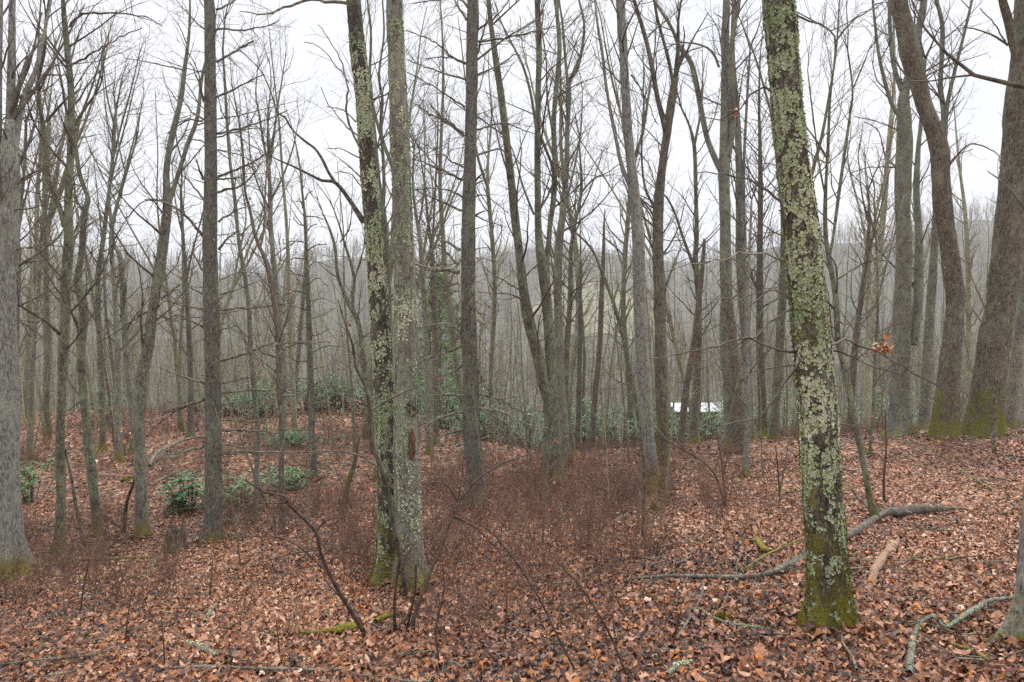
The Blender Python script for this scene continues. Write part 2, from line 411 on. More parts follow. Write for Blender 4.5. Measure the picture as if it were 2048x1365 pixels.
def scatter_leaves(n, d0, d1, rows, seed, size, lift, margin=1.12, power=1.0):
    rs = np.random.RandomState(seed)
    d = np.sqrt(rs.uniform(d0 ** 2, d1 ** 2, n)); u = rs.uniform(-.75 * margin, .75 * margin, n)
    x = u * d; y = d
    patch = vnoise(np.stack([x * .5, y * .5, x * 0], -1), 3) * .7 + vnoise(np.stack([x * 1.7, y * 1.7, x * 0], -1), 4) * .3
    tint = np.clip(rs.beta(1.4, 1.7, n) * .80 + (patch - .5) * .55 + .05, 0, .88)
    odd = rs.uniform(0, 1, n); tint = np.where(odd < .085, rs.uniform(.9, 1, n), tint)
    tilt = np.abs(rs.normal(0, .33, n)) + .03; tilt = np.where(odd > .96, rs.uniform(.6, 1.3, n), tilt)
    Rm = rot_mats(rs.uniform(0, 6.28, n), tilt, rs.uniform(0, 6.28, n))
    z = ground_z(x, y) + lift + rs.uniform(0, .035, n)
    sz = size * (.5 + 1.0 * rs.uniform(0, 1, n) ** 1.6) * np.where(d > 9, 1 + (d - 9) * .02, 1)
    V, Fc, Tn, off = [], [], [], 0
    kinds = rs.randint(0, 9, n)
    for k in range(9):
        m = kinds == k
        if not m.any(): continue
        tv, tf = leaf_template(k % 3, rows, rs, (rs.uniform(-1.1, 1.1), rs.uniform(-1.0, 1.0), rs.uniform(-1.3, 1.3)))
        vv = np.einsum('nij,vj->nvi', Rm[m] * sz[m][:, None, None], tv) + np.stack([x[m], y[m], z[m]], -1)[:, None, :]
        tint[m] = np.clip(tint[m] + ((.10, -.05, -.05)[(k + 1) % 3] if k < 8 else .03) * (tint[m] < .88), 0, 1)
        c = m.sum(); V.append(vv.reshape(-1, 3)); Fc.append((tf[None] + (np.arange(c) * len(tv))[:, None, None] + off).reshape(-1, 4))
        Tn.append(np.repeat(tint[m], len(tv))); off += c * len(tv)
    return np.concatenate(V), np.concatenate(Fc), np.concatenate(Tn)

def build_litter():
    parts = [scatter_leaves(50000, 2.8, 7.5, 4, 1, .050, .008), scatter_leaves(68000, 7.3, 13, 3, 2, .056, .01), scatter_leaves(40000, 12.5, 30, 3, 3, .085, .012)]
    off = 0; V, Fc, T = [], [], []
    for v, f, t in parts:
        V.append(v); Fc.append(f + off); T.append(t); off += len(v)
    me = mesh_np('leaf_litter', np.concatenate(V), [np.concatenate(Fc)], M['leaf'], np.concatenate(T), smooth=False)
    obj('leaf_litter', me, FLOOR, None, kind='stuff')
    # the 300 leaves that show largest, each one an object of its own
    rs = np.random.RandomState(77); protos = []
    for k in range(14):
        tv, tf = leaf_template(k % 3, 8, rs, (rs.uniform(-.9, .9), rs.uniform(-.8, .8), rs.uniform(-1, 1)))
        tint = (.30 + .06 * k) if k < 10 else (.93, .97, .12, .06)[k - 10]
        protos.append(mesh_np('leaf', tv, [tf], M['leaf'], np.full(len(tv), min(tint, 1.0)), smooth=False))
    for i in range(300):
        d = 3.35 + 2.6 * rs.uniform(0, 1) ** 1.3; u = rs.uniform(-.76, .76)
        x, y = u * d, d
        o = obj('leaf', protos[rs.randint(0, len(protos))], FLOOR, (x, y, gz(x, y) + .03 + rs.uniform(0, .03)))
        s = rs.uniform(.05, .095); o.scale = (s, s * rs.uniform(.85, 1.15), s)
        o.rotation_euler = (rs.normal(0, .3), rs.normal(0, .3), rs.uniform(0, 6.28))
build_litter()

def build_twig_litter():
    W = Wood(); rs = random.Random(5)
    for i in range(2000):
        d = sqrt(rs.uniform(9, 400)); u = rs.uniform(-.8, .8); x, y = u * d, d
        L = rs.uniform(.12, .7) * (1 + (rs.random() < .1)); a = rs.uniform(0, pi); r = rs.uniform(.0018, .0035 + .006 * rs.random())
        pts = []; n = 5
        for k in range(n):
            t = (k / (n - 1) - .5) * L
            px, py = x + cos(a) * t + rs.gauss(0, .015), y + sin(a) * t + rs.gauss(0, .015)
            pts.append((px, py, gz(px, py) + .03 + r + .02 * rs.random() + (.05 * rs.random() if k in (0, n - 1) else 0)))
        W.add(pts, [r, r * .95, r * .85, r * .7, r * .4], 4)
    obj('fallen_twigs', W.mesh('fallen_twigs', M['dead_branch']), FLOOR, None, kind='stuff')
build_twig_litter()

# ------------------------------------------------------------------ growing shoots
def norm(v):
    l = sqrt(v[0] * v[0] + v[1] * v[1] + v[2] * v[2]) or 1.0
    return (v[0] / l, v[1] / l, v[2] / l)

def turned(d, ang, az):
    """Unit vector at angle ang from d, at azimuth az about it."""
    h = (0, 0, 1) if abs(d[2]) < .9 else (1, 0, 0)
    a = norm((d[1] * h[2] - d[2] * h[1], d[2] * h[0] - d[0] * h[2], d[0] * h[1] - d[1] * h[0]))
    b = (d[1] * a[2] - d[2] * a[1], d[2] * a[0] - d[0] * a[2], d[0] * a[1] - d[1] * a[0])
    s, c = sin(ang), cos(ang); ca, sa = cos(az), sin(az)
    return tuple(d[i] * c + s * (a[i] * ca + b[i] * sa) for i in range(3))

NSEG = (7, 6, 5, 4)
BASES = []
TIPS = []           # where the last twigs of the traced trees end: withered leaves hang there
def grow(W, p, d, L, r, lvl, maxl, rs, up=.12, wob=.16, dens=(2.6, 4.0, 5.0), ang=(.5, 1.0), rmin=.0015, sides=(6, 5, 4, 3)):
    n = NSEG[min(lvl, 3)]; st = L / (n - 1); pts = [p]; dirs = [d]
    for k in range(n - 1):
        d = norm((d[0] + rs.gauss(0, wob), d[1] + rs.gauss(0, wob), d[2] + rs.gauss(0, wob) + up))
        p = (p[0] + d[0] * st, p[1] + d[1] * st, p[2] + d[2] * st); pts.append(p); dirs.append(d)
    rt = max(rmin * .6, r * .22)
    W.add(pts, [max(rmin * .6, r + (rt - r) * k / (n - 1)) for k in range(n)], 3 if r < .006 else sides[min(lvl, 3)])
    if lvl >= maxl and 5.5 < p[1] < 26 and p[2] < CAMZ + 1.2: TIPS.append(p)
    if lvl < maxl:
        m = max(1, int(L * dens[min(lvl, 2)] + rs.random()))
        for j in range(m):
            t = .18 + .8 * (j + rs.random()) / m
            f = t * (n - 1); i = min(int(f), n - 2); f -= i
            q = tuple(pts[i][c] + (pts[i + 1][c] - pts[i][c]) * f for c in range(3))
            rr = (r + (rt - r) * t)
            grow(W, q, turned(dirs[i + 1], rs.uniform(*ang), rs.uniform(0, 6.28)), max(.12, L * rs.uniform(.25, .55) * (1.15 - .6 * t)), max(rmin, rr * rs.uniform(.4, .65)), lvl + 1, maxl, rs, up, wob * 1.15, dens, ang, rmin, sides)

# ------------------------------------------------------------------ traced trees (photo pixels: x, y, width)
def at_arc(path, f):
    i = min(int(f), len(path) - 2); t = f - i
    return path[i] * (1 - t) + path[i + 1] * t

def build_tree(name, label, cat, mat, main, limbs=(), branches=(), d=None, rough=.6, sides=16, step=.10, twigs=1.0, start=.3, blen=1.4, top=6.0,
               flare=.5, bmat='dead_branch', twmat='twig', seed=0, dead=False, lean=0.0, group=None, limb_name='limb', crown_up=.10):
    rs = random.Random(1000 + seed)
    if d is None:
        b = hit(main[0][0], main[0][1]); d = b[1]
    else:
        q = P3(main[0][0], main[0][1], d); b = (q[0], d, gz(q[0], d))
    root = thing(name, b, label, cat, group); BASES.append((b, rad(main[0][2], d)))
    rows = []
    for k, (x, y, w) in enumerate(main):
        q = P3(x, y, d + lean * k / len(main))
        rows.append((q[0], q[1], q[2], rad(w, d)))
    r0 = rows[0][3]
    if rows[0][2] > b[2] + .12:      # base hidden behind the rise: carry the trunk on down to the ground
        rows.insert(0, (b[0], b[1], b[2], r0 * 1.12))
    rows.insert(0, (rows[0][0], rows[0][1], b[2] - .25, rows[0][3]))
    def carry_on(rows, lim):
        """above the frame: the stem goes on up, thinner"""
        a, c = np.array(rows[-2]), np.array(rows[-1])
        dv = (c - a)[:3]; dv /= np.linalg.norm(dv); L = min(lim, c[3] * 75); n = 5
        for k in range(1, n + 1):
            dv = dv + np.array([rs.gauss(0, .06), rs.gauss(0, .06), .12]); dv /= np.linalg.norm(dv)
            q = np.array(rows[-1])[:3] + dv * L / n
            rows.append((q[0], q[1], q[2], c[3] * (1 - .8 * k / n)))
        return rows
    tall = main[-1][1] < 40
    if tall and top > 0: rows = carry_on(rows, top)
    path = catmull(rows, step)
    me, info = trunk_mesh('trunk', path, sides, rough, seed + 1, M[mat], b, flare)
    obj('trunk', me, root)
    W = Wood(); paths = [(path, start)]; ends = [] if (tall or top == 0 or dead) else [path]
    for li, lb in enumerate(limbs):
        slope = rs.uniform(-.35, .35); rr = []
        p0 = P3(lb[0][0], lb[0][1], d); acc = 0; prev = p0
        # start on the nearest point of the trunk's depth
        near = path[np.argmin(np.abs(path[:, 2] - p0[2]))]; dd = near[1]
        for k, t in enumerate(lb):
            w = t[2] if len(t) > 2 else max(2.0, lb[0][2] * (1 - .8 * k / (len(lb) - 1)))
            q = P3(t[0], t[1], dd + acc); rr.append((q[0], q[1], q[2], rad(w, d)))
            if k + 1 < len(lb): acc += slope * sqrt((lb[k + 1][0] - t[0]) ** 2 + (lb[k + 1][1] - t[1]) ** 2) * d / F * .6
        if lb[-1][1] < 40 and top > 0: rr = carry_on(rr, top * .7)
        pth = catmull(rr, step * 1.3)
        lm, _ = trunk_mesh(limb_name, pth, max(7, sides - 5), rough * .8, seed + 20 + li, M[mat], b)
        obj(limb_name, lm, root); paths.append((pth, .08)); ends.append(pth)
    for bi, br in enumerate(branches):
        slope = rs.uniform(-.7, .7); acc = 0; rr = []
        w0 = br[0][2] if len(br[0]) > 2 else 5
        p0 = P3(br[0][0], br[0][1], d); dd = path[np.argmin(np.abs(path[:, 2] - p0[2]))][1]
        for k, t in enumerate(br):
            w = t[2] if len(t) > 2 else max(1.6, w0 * (1 - .72 * k / (len(br) - 1)))
            q = P3(t[0] + (rs.gauss(0, 2) if 0 < k < len(br) - 1 else 0), t[1] + (rs.gauss(0, 2) if k else 0), dd + acc); rr.append((q[0], q[1], q[2], rad(w * 1.2, d)))
            if k + 1 < len(br): acc += slope * sqrt((br[k + 1][0] - t[0]) ** 2 + (br[k + 1][1] - t[1]) ** 2) * d / F
        pth = catmull(rr, .07)
        pth[1:, :3] += np.array([[rs.gauss(0, .006) for _ in range(3)] for _ in range(len(pth) - 1)])
        BW = Wood(); TW = Wood()
        BW.add([tuple(x) for x in pth[:, :3]], list(pth[:, 3]), 6)
        L = pth.shape[0] * .07
        for j in range(int(L * (6.5 if dead else 5.5) * twigs + rs.random())):
            f = rs.uniform(.25, 1) * (len(pth) - 1); q = at_arc(pth, f); i = min(int(f), len(pth) - 2)
            dv = norm(tuple(pth[i + 1, :3] - pth[i, :3]))
            grow(TW, tuple(q[:3]), turned(dv, rs.uniform(.5, 1.2), rs.uniform(0, 6.28)), rs.uniform(.12, .5) * (1 + .3 * L * .5), max(.0024, q[3] * rs.uniform(.35, .55)), 2, 3, rs, .02, .22, (3, 3, 4.0), rmin=.002)
        bm = M['lichen_branch'] if rs.random() < ((.4 if br[0][1] > 520 else .1) if dead else .05) else M[bmat]
        bo = obj('branch', BW.mesh('branch', bm, b), root)
        if TW.b: obj('twigs', TW.mesh('twigs', bm, b), bo, None, kind='stuff')
    for pi_, (pth, st) in enumerate(paths):
        if any(pth is e for e in ends):          # the last stretch runs out into thin shoots
            dv = norm(tuple(pth[-1, :3] - pth[-3, :3]))
            for j in range(3 if pth[-1, 3] < .06 else 0):
                grow(W, tuple(pth[-1, :3]), turned(dv, (.05, .3, .45)[j], rs.uniform(0, 6.28)), rs.uniform(.7, 1.5) * min(1.3, .4 + blen * .6), max(.003, pth[-1, 3] * (.9, .6, .55)[j]), 0, 3, rs, .06, .13, (3, 3.6, 4.0), rmin=.0021)
        s = np.linalg.norm(np.diff(pth[:, :3], axis=0), axis=1).sum(); n = int(s * 3.0 * twigs)
        for j in range(n):
            t = st + (1 - st) * (j + rs.random()) / n
            f = t * (len(pth) - 1); q = at_arc(pth, f); i = min(int(f), len(pth) - 2)
            dv = norm(tuple(pth[i + 1, :3] - pth[i, :3])); above = q[2] > CAMZ + .47 * d
            if above and rs.random() < .45: continue
            if dead:
                dr = turned((0, 0, 1), rs.uniform(1.25, 1.75), rs.uniform(0, 6.28))
                grow(W, tuple(q[:3]), dr, rs.uniform(.15, 1.0) * blen, max(.0025, min(.009, q[3] * rs.uniform(.06, .16))), 1, 3, rs, .0, .13, (2, 3.0, 3), rmin=.0018)
            else:
                L = blen * rs.uniform(.35, 1.5) * (1.3 - .5 * t); r_ = max(.003, min(q[3] * rs.uniform(.15, .5), .006 + .010 * L))
                grow(W, tuple(q[:3]), turned(dv, rs.uniform(.45, 1.15), rs.uniform(0, 6.28)), L, r_, 1, 3, rs, crown_up, .16, (2.4, 3.6, 4.0), rmin=.0021)
    if W.b: obj('crown', W.mesh('crown', M[twmat], b), root)
    return root, b, d, info, path

def flakes(info, path, n, seed, sz, lo, hi, thr, b, name, mat, parent, kind='lichen', freq=7.0, front=None):
    """Thousands of little ruffled lobes (lichen) or short blades (moss) standing on a trunk's skin."""
    rs = np.random.RandomState(seed); ring, N, B, a, s = info
    rows, sides = ring.shape[:2]
    zmin = b[2]
    fi = rs.uniform(0, rows - 1.001, n * 4); ai = rs.uniform(0, sides, n * 4)
    i = fi.astype(int); j = ai.astype(int) % sides; tf, ta = (fi - i)[:, None], (ai - ai.astype(int))[:, None]; j2 = (j + 1) % sides
    p = (ring[i, j] * (1 - tf) + ring[i + 1, j] * tf) * (1 - ta) + (ring[i, j2] * (1 - tf) + ring[i + 1, j2] * tf) * ta
    cen = path[i, :3] * (1 - tf) + path[i + 1, :3] * tf
    nr = p - cen; nr /= np.linalg.norm(nr, axis=1, keepdims=True) + 1e-9
    h = p[:, 2] - zmin
    q = p * np.array([freq, freq, freq * .6])
    mask = vnoise(q, seed) * .6 + vnoise(q * 2.7, seed + 1) * .4
    if kind == 'lichen': mask = mask - .16 * np.clip(1.2 - h, 0, 1)
    if kind == 'moss': mask = mask + .55 * np.clip(1 - h / hi, 0, 1) - .15
    keep = (h > lo) & (h < hi) & (mask > thr + rs.uniform(-.14, .14, len(h)))
    keep = np.nonzero(keep)[0][:n]; p, nr, mask = p[keep], nr[keep], mask[keep]; c = len(keep)
    if not c: return
    up = np.array([0, 0, 1.0]); t1 = np.cross(up, nr); t1 /= np.linalg.norm(t1, axis=1, keepdims=True) + 1e-9; t2 = np.cross(nr, t1)
    size = sz * (.45 + 1.3 * rs.uniform(0, 1, c) ** 2.2 if kind == 'lichen' else rs.uniform(.5, 1.5, c))
    region = vnoise(p * 3.2, seed + 9)
    if kind == 'lichen':
        k = 6; ang = np.arange(k) * 2 * pi / k + rs.uniform(0, 6, c)[:, None]
        rr = size[:, None] * rs.uniform(.5, 1.2, (c, k)); lift = size[:, None] * rs.uniform(.0, .6, (c, k))
        rim = p[:, None] + t1[:, None] * (rr * np.cos(ang))[..., None] + t2[:, None] * (rr * np.sin(ang))[..., None] + nr[:, None] * (lift + .001)[..., None]
        ctr = p + nr * .0015
        V = np.concatenate([ctr[:, None], rim], 1); nv = k + 1
        tri = np.array([(0, 1 + x, 1 + (x + 1) % k) for x in range(k)])
        tint = np.clip(region * 1.1 - .1 + rs.normal(0, .14, c), 0, .93); tint = np.where(rs.uniform(0, 1, c) < .05, 1.0, tint)
    else:
        ang = rs.uniform(0, 6.28, c); dx = t1 * np.cos(ang)[:, None] + t2 * np.sin(ang)[:, None]
        tip = p + nr * size[:, None] * 1.1 + t1 * (size * rs.normal(0, .5, c))[:, None] + t2 * (size * rs.normal(0, .5, c))[:, None]
        V = np.stack([p - dx * (size * .35)[:, None], p + dx * (size * .35)[:, None], tip], 1); nv = 3; tri = np.array([(0, 1, 2)])
        tint = np.clip(region * .8 + rs.normal(.1, .2, c), 0, 1)
    Fc = (tri[None] + (np.arange(c) * nv)[:, None, None]).reshape(-1, 3)
    obj(name, mesh_np(name, V.reshape(-1, 3) - np.array(b), [Fc], M[mat], np.repeat(tint, nv), smooth=False), parent, None, kind='stuff')

# ------------------------------------------------------------------ the trees of the foreground, left to right
# big grey tree cut by the left edge
build_tree('oak_tree', 'thick pale grey oak cut by the left edge, with a broad mossy foot', 'tree', 'pale_bark',
    [(0, 1150, 88), (0, 1080, 78), (0, 1000, 76), (0, 850, 72), (-2, 700, 64), (-4, 560, 62), (-1, 470, 68), (6, 400, 58), (16, 340, 44), (18, 290, 26), (20, 240, 16)],
    limbs=[[(14, 370, 26), (20, 280, 18), (22, 200, 16), (24, 100, 14), (25, 0, 12)], [(0, 380, 22), (-6, 280, 18), (-4, 150, 15), (0, 0, 12)],
           [(24, 340, 16), (34, 260, 14), (48, 200, 11), (72, 140, 9), (86, 80, 7), (100, 10, 5)]],
    branches=[[(28, 372, 5), (60, 350), (95, 330), (130, 322)], [(30, 420, 4), (60, 415), (110, 405)], [(34, 500, 4), (80, 492), (118, 480)]],
    sides=28, step=.08, twigs=.5, start=.6, blen=1.5, flare=.35, seed=1)
build_tree('bare_tree', 'slim straight dark tree second from the left edge, forking left above head height', 'tree', 'dark_bark',
    [(118, 1110, 24), (122, 1000, 20), (120, 900, 18), (122, 820, 15), (128, 700, 17), (132, 560, 19), (138, 480, 18), (137, 400, 15), (142, 300, 14), (143, 200, 13), (138, 130, 12), (130, 50, 10), (126, 0, 8)],
    limbs=[[(130, 455, 11), (118, 410, 10), (99, 366, 9), (91, 286, 9), (86, 245, 8), (79, 205, 8), (77, 158, 7), (88, 110, 6), (92, 40, 5)],
           [(92, 245, 6), (115, 218, 5), (140, 190, 3)]],
    branches=[[(140, 55, 5), (160, 34), (200, 27), (245, 27), (290, 35), (325, 50)], [(142, 132, 4), (190, 110), (235, 75), (285, 55)], [(143, 192, 4), (160, 180), (165, 165)], [(140, 430, 3), (120, 420), (100, 428)]],
    sides=14, twigs=1.3, blen=1.0, seed=2)
build_tree('bare_tree', 'crooked tree with a dark swollen elbow at mid height, mossy foot, left side', 'tree', 'dark_bark',
    [(196, 1078, 18), (185, 960, 19), (176, 880, 17), (168, 800, 16), (162, 700, 18), (168, 625, 20), (156, 560, 17), (160, 530, 13), (165, 490, 12), (170, 420, 12), (177, 400, 9), (160, 350, 8), (151, 290, 8), (148, 255, 7), (165, 225, 5), (190, 190, 4)],
    limbs=[[(150, 262, 5), (146, 200, 5), (140, 140, 4), (150, 90, 3)]],
    branches=[[(170, 420, 3), (195, 450), (215, 470)], [(165, 800, 3), (120, 830), (80, 860)]], sides=14, twigs=1.2, blen=.9, seed=3, flare=.9)
build_tree('bare_tree', 'leaning grey tree on the left that splits into two long stems', 'tree', 'grey_bark',
    [(285, 1075, 28), (283, 1000, 25), (280, 920, 22), (277, 840, 24), (283, 760, 24), (297, 690, 23), (305, 620, 20), (318, 550, 22), (328, 480, 20), (336, 400, 18), (333, 370, 14), (335, 320, 12), (350, 250, 12), (362, 200, 10), (368, 150, 9), (378, 70, 6), (380, 0, 4)],
    limbs=[[(338, 405, 11), (346, 380, 10), (358, 345, 9), (375, 290, 9), (395, 235, 8), (405, 150, 6), (425, 80, 4)]],
    branches=[[(318, 612, 5), (290, 628), (245, 655), (195, 688)], [(328, 400, 3), (290, 405), (250, 440)], [(322, 600, 4), (350, 580), (380, 555)], [(285, 872, 3), (260, 840), (235, 815)], [(365, 140, 3), (310, 130), (250, 118)]],
    sides=16, twigs=1.0, blen=1.0, seed=4)
R = [[(433, 125, 4), (480, 100), (507, 82)], [(432, 195, 4), (490, 166), (530, 147)], [(435, 268, 4), (510, 250), (575, 222)], [(435, 275, 3), (500, 255)], [(432, 355, 5), (500, 325), (570, 285)],
     [(433, 360, 4), (495, 353)], [(433, 385, 5), (490, 365), (525, 325)], [(437, 445, 4), (475, 420), (510, 410)], [(437, 500, 5), (460, 480), (475, 458)], [(440, 560, 3), (480, 545), (520, 545)],
     [(440, 590, 3), (475, 580), (510, 565)], [(440, 620, 4), (520, 615), (590, 608)], [(440, 660, 3), (475, 650)], [(443, 722, 5), (500, 705), (540, 690), (615, 685)], [(445, 767, 4), (490, 757), (525, 752)],
     [(446, 786, 4), (530, 784), (610, 790)], [(445, 810, 3), (500, 808)], [(447, 840, 4), (500, 841), (555, 845)], [(447, 862, 5), (510, 862), (555, 866)], [(447, 890, 4), (490, 893), (540, 893)], [(447, 903, 4), (530, 901), (620, 905)],
     [(408, 205, 5), (395, 165), (380, 125)], [(408, 240, 4), (385, 225), (365, 200)], [(405, 243, 4), (370, 245), (335, 265)], [(408, 285, 3), (385, 278), (365, 262)], [(407, 360, 6), (400, 340), (393, 318)],
     [(410, 400, 4), (370, 360), (340, 320)], [(408, 475, 6), (370, 430), (330, 405), (290, 400)], [(410, 545, 5), (398, 530), (385, 500)], [(409, 590, 4), (385, 578), (360, 568)], [(409, 620, 5), (370, 610), (330, 605), (310, 600)],
     [(410, 658, 4), (365, 635), (345, 632)], [(410, 766, 5), (370, 755), (318, 735)], [(408, 800, 6), (360, 820), (300, 862)], [(408, 893, 6), (370, 900), (330, 912), (296, 940)], [(430, 640, 3), (440, 625)], [(433, 300, 3), (480, 312), (520, 330)],
     [(432, 60, 4), (500, 60), (560, 40)], [(410, 60, 3), (380, 30), (350, -5)], [(432, 20, 4), (470, 5), (500, -20)]]
build_tree('pine_tree', 'tall straight dead-limbed pine on the left beside the leaning two-stemmed tree', 'tree', 'pine_bark',
    [(425, 1085, 40), (427, 1000, 35), (427, 900, 33), (427, 800, 31), (424, 700, 31), (423, 600, 31), (420, 500, 29), (421, 400, 26), (422, 300, 25), (421, 200, 24), (420, 100, 22), (418, 0, 20)],
    branches=R, sides=20, step=.07, twigs=2.3, start=.06, blen=1.0, dead=True, flare=.25, seed=5, top=7)
build_tree('lichen_pole_tree', 'thin wavy lichen-spotted pole just right of the left pine', 'tree', 'grey_lichen_bark',
    [(510, 1052, 12), (513, 950, 11), (516, 870, 10), (508, 780, 10), (502, 700, 11), (498, 620, 9), (488, 540, 9), (479, 490, 8), (470, 400, 7), (460, 320, 6), (454, 238, 6), (449, 150, 5), (446, 100, 4), (450, 40, 3)],
    branches=[[(448, 115, 3), (480, 98), (507, 82)], [(460, 320, 2), (440, 300), (425, 290)]], sides=12, twigs=.8, blen=.8, seed=6)
build_tree('bare_tree', 'thin grey tree between the left pine and the twin trunks, with an orange bark scar', 'tree', 'wood_bark',
    [(565, 1068, 15), (563, 950, 12), (563, 850, 11), (558, 780, 11), (557, 700, 12), (553, 640, 12), (545, 580, 12), (535, 530, 11), (522, 500, 8), (510, 470, 7), (500, 420, 6), (490, 380, 5), (485, 300, 5), (478, 240, 4)],
    limbs=[[(520, 498, 5), (528, 460, 5), (530, 400, 4), (534, 330, 3)]],
    branches=[[(562, 700, 4), (600, 690), (660, 685)], [(562, 793, 4), (590, 790), (610, 788)], [(560, 720, 4), (530, 705), (515, 700)]], sides=12, twigs=1.2, blen=.8, seed=7)
build_tree('bare_tree', 'grey tree whose many thin stems fan out skyward left of the twin trunks', 'tree', 'grey_bark',
    [(566, 860, 17), (566, 760, 16), (563, 680, 14), (553, 580, 12), (547, 520, 11), (541, 450, 10), (540, 380, 9), (537, 320, 7)],
    limbs=[[(539, 340, 6), (528, 290, 5), (520, 240, 4), (512, 190, 3), (515, 140, 2)], [(540, 330, 6), (548, 270, 5), (556, 210, 4), (566, 150, 3)], [(542, 400, 5), (565, 355, 4), (585, 300, 3), (596, 250, 2)],
           [(539, 420, 4), (520, 380, 4), (502, 320, 3), (496, 250, 2)], [(537, 320, 5), (536, 240, 4), (542, 170, 3), (540, 130, 2)]],
    d=19, sides=12, twigs=1.6, blen=1.2, seed=8)
tb = []
rs_ = random.Random(4)
for y in range(400, 900, 17):
    L = 10 + (y - 380) * .11 + rs_.uniform(0, 25); sgn = 1 if (y // 17) % 2 else -1; x = 609 + (y - 450) * .033
    tb.append([(x + sgn * 3, y, 3), (x + sgn * L * .5, y + rs_.uniform(-14, 2)), (x + sgn * L, y + rs_.uniform(-26, 10))])
build_tree('dead_conifer', 'slender dead conifer pole with short bristling side twigs, pointed tip below the sky gap', 'tree', 'pine_bark',
    [(628, 962, 16), (624, 850, 15), (621, 760, 13), (618, 650, 12), (615, 560, 9), (612, 500, 6), (609, 450, 4), (606, 390, 2), (605, 345, 1)], branches=tb, sides=12, twigs=.7, start=.1, blen=.4, dead=True, seed=9)
build_tree('bare_tree', 'dark twisting little tree forking twice, right behind the left twin trunk', 'tree', 'dark_bark',
    [(752, 960, 15), (760, 900, 14), (748, 840, 13), (735, 780, 12), (725, 700, 11), (715, 640, 11), (705, 622, 10), (690, 590, 8), (675, 550, 7), (671, 500, 6), (660, 460, 5), (645, 425, 3)],
    limbs=[[(706, 625, 8), (706, 590, 7), (709, 560, 7), (700, 520, 6), (690, 490, 5), (680, 455, 4), (668, 420, 3)], [(709, 560, 4), (718, 530, 4), (728, 495, 3)], [(680, 485, 3), (698, 460, 3), (703, 430, 2)]], sides=11, twigs=1.2, blen=.7, seed=10)
build_tree('fallen_snag', 'short blackened leaning dead snag behind the left twin trunk', 'snag', 'mossy_bark',
    [(688, 1012, 13), (697, 965, 13), (708, 930, 10), (715, 890, 7), (722, 862, 3)], sides=11, twigs=0, top=0, seed=11, flare=.2)
TL = build_tree('lichen_covered_tree', 'left trunk of the lichen-crusted twin pair, with a long limb reaching left', 'tree', 'lichen_bark',
    [(778, 1168, 62), (778, 1100, 50), (776, 980, 46), (773, 900, 45), (769, 800, 44), (763, 700, 42), (757, 600, 40), (750, 500, 38), (742, 400, 36), (735, 300, 35), (728, 200, 33), (716, 100, 31), (707, 0, 29)],
    limbs=[[(728, 445, 13), (715, 425, 11), (700, 402, 9), (680, 375, 8), (665, 363, 7), (645, 362, 6), (620, 350, 5), (590, 335, 4), (560, 322, 3), (540, 312, 2)],
           [(672, 368, 7), (657, 345, 6), (645, 320, 6), (630, 298, 5), (610, 283, 5), (585, 260, 4), (570, 235, 4), (555, 225, 3), (540, 180, 3), (520, 140, 2), (485, 105, 2)]],
    branches=[[(700, 8, 6), (620, 3), (570, 15), (530, 25), (480, 20)], [(722, 300, 5), (704, 262), (693, 220), (697, 180), (690, 150), (678, 118), (655, 85), (640, 50)], [(735, 280, 4), (712, 270), (690, 245), (660, 210), (640, 170)],
              [(712, 245, 3), (690, 225), (650, 212)], [(726, 318, 3), (690, 298), (655, 295)], [(735, 390, 3), (700, 350), (670, 345)], [(698, 165, 3), (670, 130), (640, 95), (610, 85)]],
    sides=40, step=.035, twigs=.25, start=.75, blen=1.0, flare=.5, seed=12, rough=.6)
TR = build_tree('lichen_covered_tree', 'right trunk of the lichen-crusted twin pair, with a burl and rotten bark wound low down', 'tree', 'grey_lichen_bark',
    [(826, 1175, 64), (820, 1120, 58), (816, 980, 52), (812, 900, 52), (813, 800, 48), (812, 700, 46), (810, 600, 44), (808, 500, 43), (804, 400, 40), (800, 300, 39), (797, 200, 37), (793, 100, 35), (790, 0, 33)],
    branches=[[(832, 528, 4), (850, 533), (870, 540)], [(770, 505, 3), (760, 500), (750, 480)]], sides=40, step=.035, twigs=.15, start=.8, blen=1.0, flare=.5, seed=13, rough=.6)
build_tree('bare_tree', 'dark many-forked tree directly behind the gap of the twin trunks', 'tree', 'dark_bark',
    [(786, 900, 18), (782, 800, 17), (778, 700, 16), (775, 600, 16), (772, 500, 15), (766, 430, 14), (758, 370, 10), (752, 300, 8), (746, 230, 7), (740, 150, 6), (742, 70, 5), (735, 0, 4)],
    limbs=[[(766, 425, 8), (768, 350, 7), (762, 250, 7), (765, 200, 6), (758, 150, 5), (768, 70, 4), (765, 0, 3)], [(752, 310, 4), (775, 200, 3), (785, 150, 3)]],
    branches=[[(745, 200, 4), (775, 185), (790, 175)]], d=14, sides=12, twigs=1.0, blen=1.2, seed=14)
build_tree('bare_tree', 'slim grey tree right of the twin trunks, upright beside its neighbour of equal size', 'tree', 'grey_bark',
    [(858, 905, 14), (857, 800, 13), (853, 680, 12), (846, 560, 11), (840, 480, 9), (832, 430, 7), (826, 370, 5), (828, 300, 4)], limbs=[[(836, 460, 5), (846, 400, 4), (850, 330, 3), (848, 250, 2)]], d=17, sides=11, twigs=1.3, blen=1.1, seed=15)
build_tree('bare_tree', 'brown slim tree close left of the middle pine, forked at the sky line', 'tree', 'wood_bark',
    [(872, 900, 15), (872, 800, 14), (871, 700, 13), (868, 600, 12), (863, 500, 8), (855, 430, 6), (848, 360, 4), (838, 300, 3)], limbs=[[(864, 510, 6), (868, 430, 5), (872, 350, 4), (876, 250, 3), (874, 180, 2)]], d=19, sides=11, twigs=1.3, blen=1.1, seed=16)
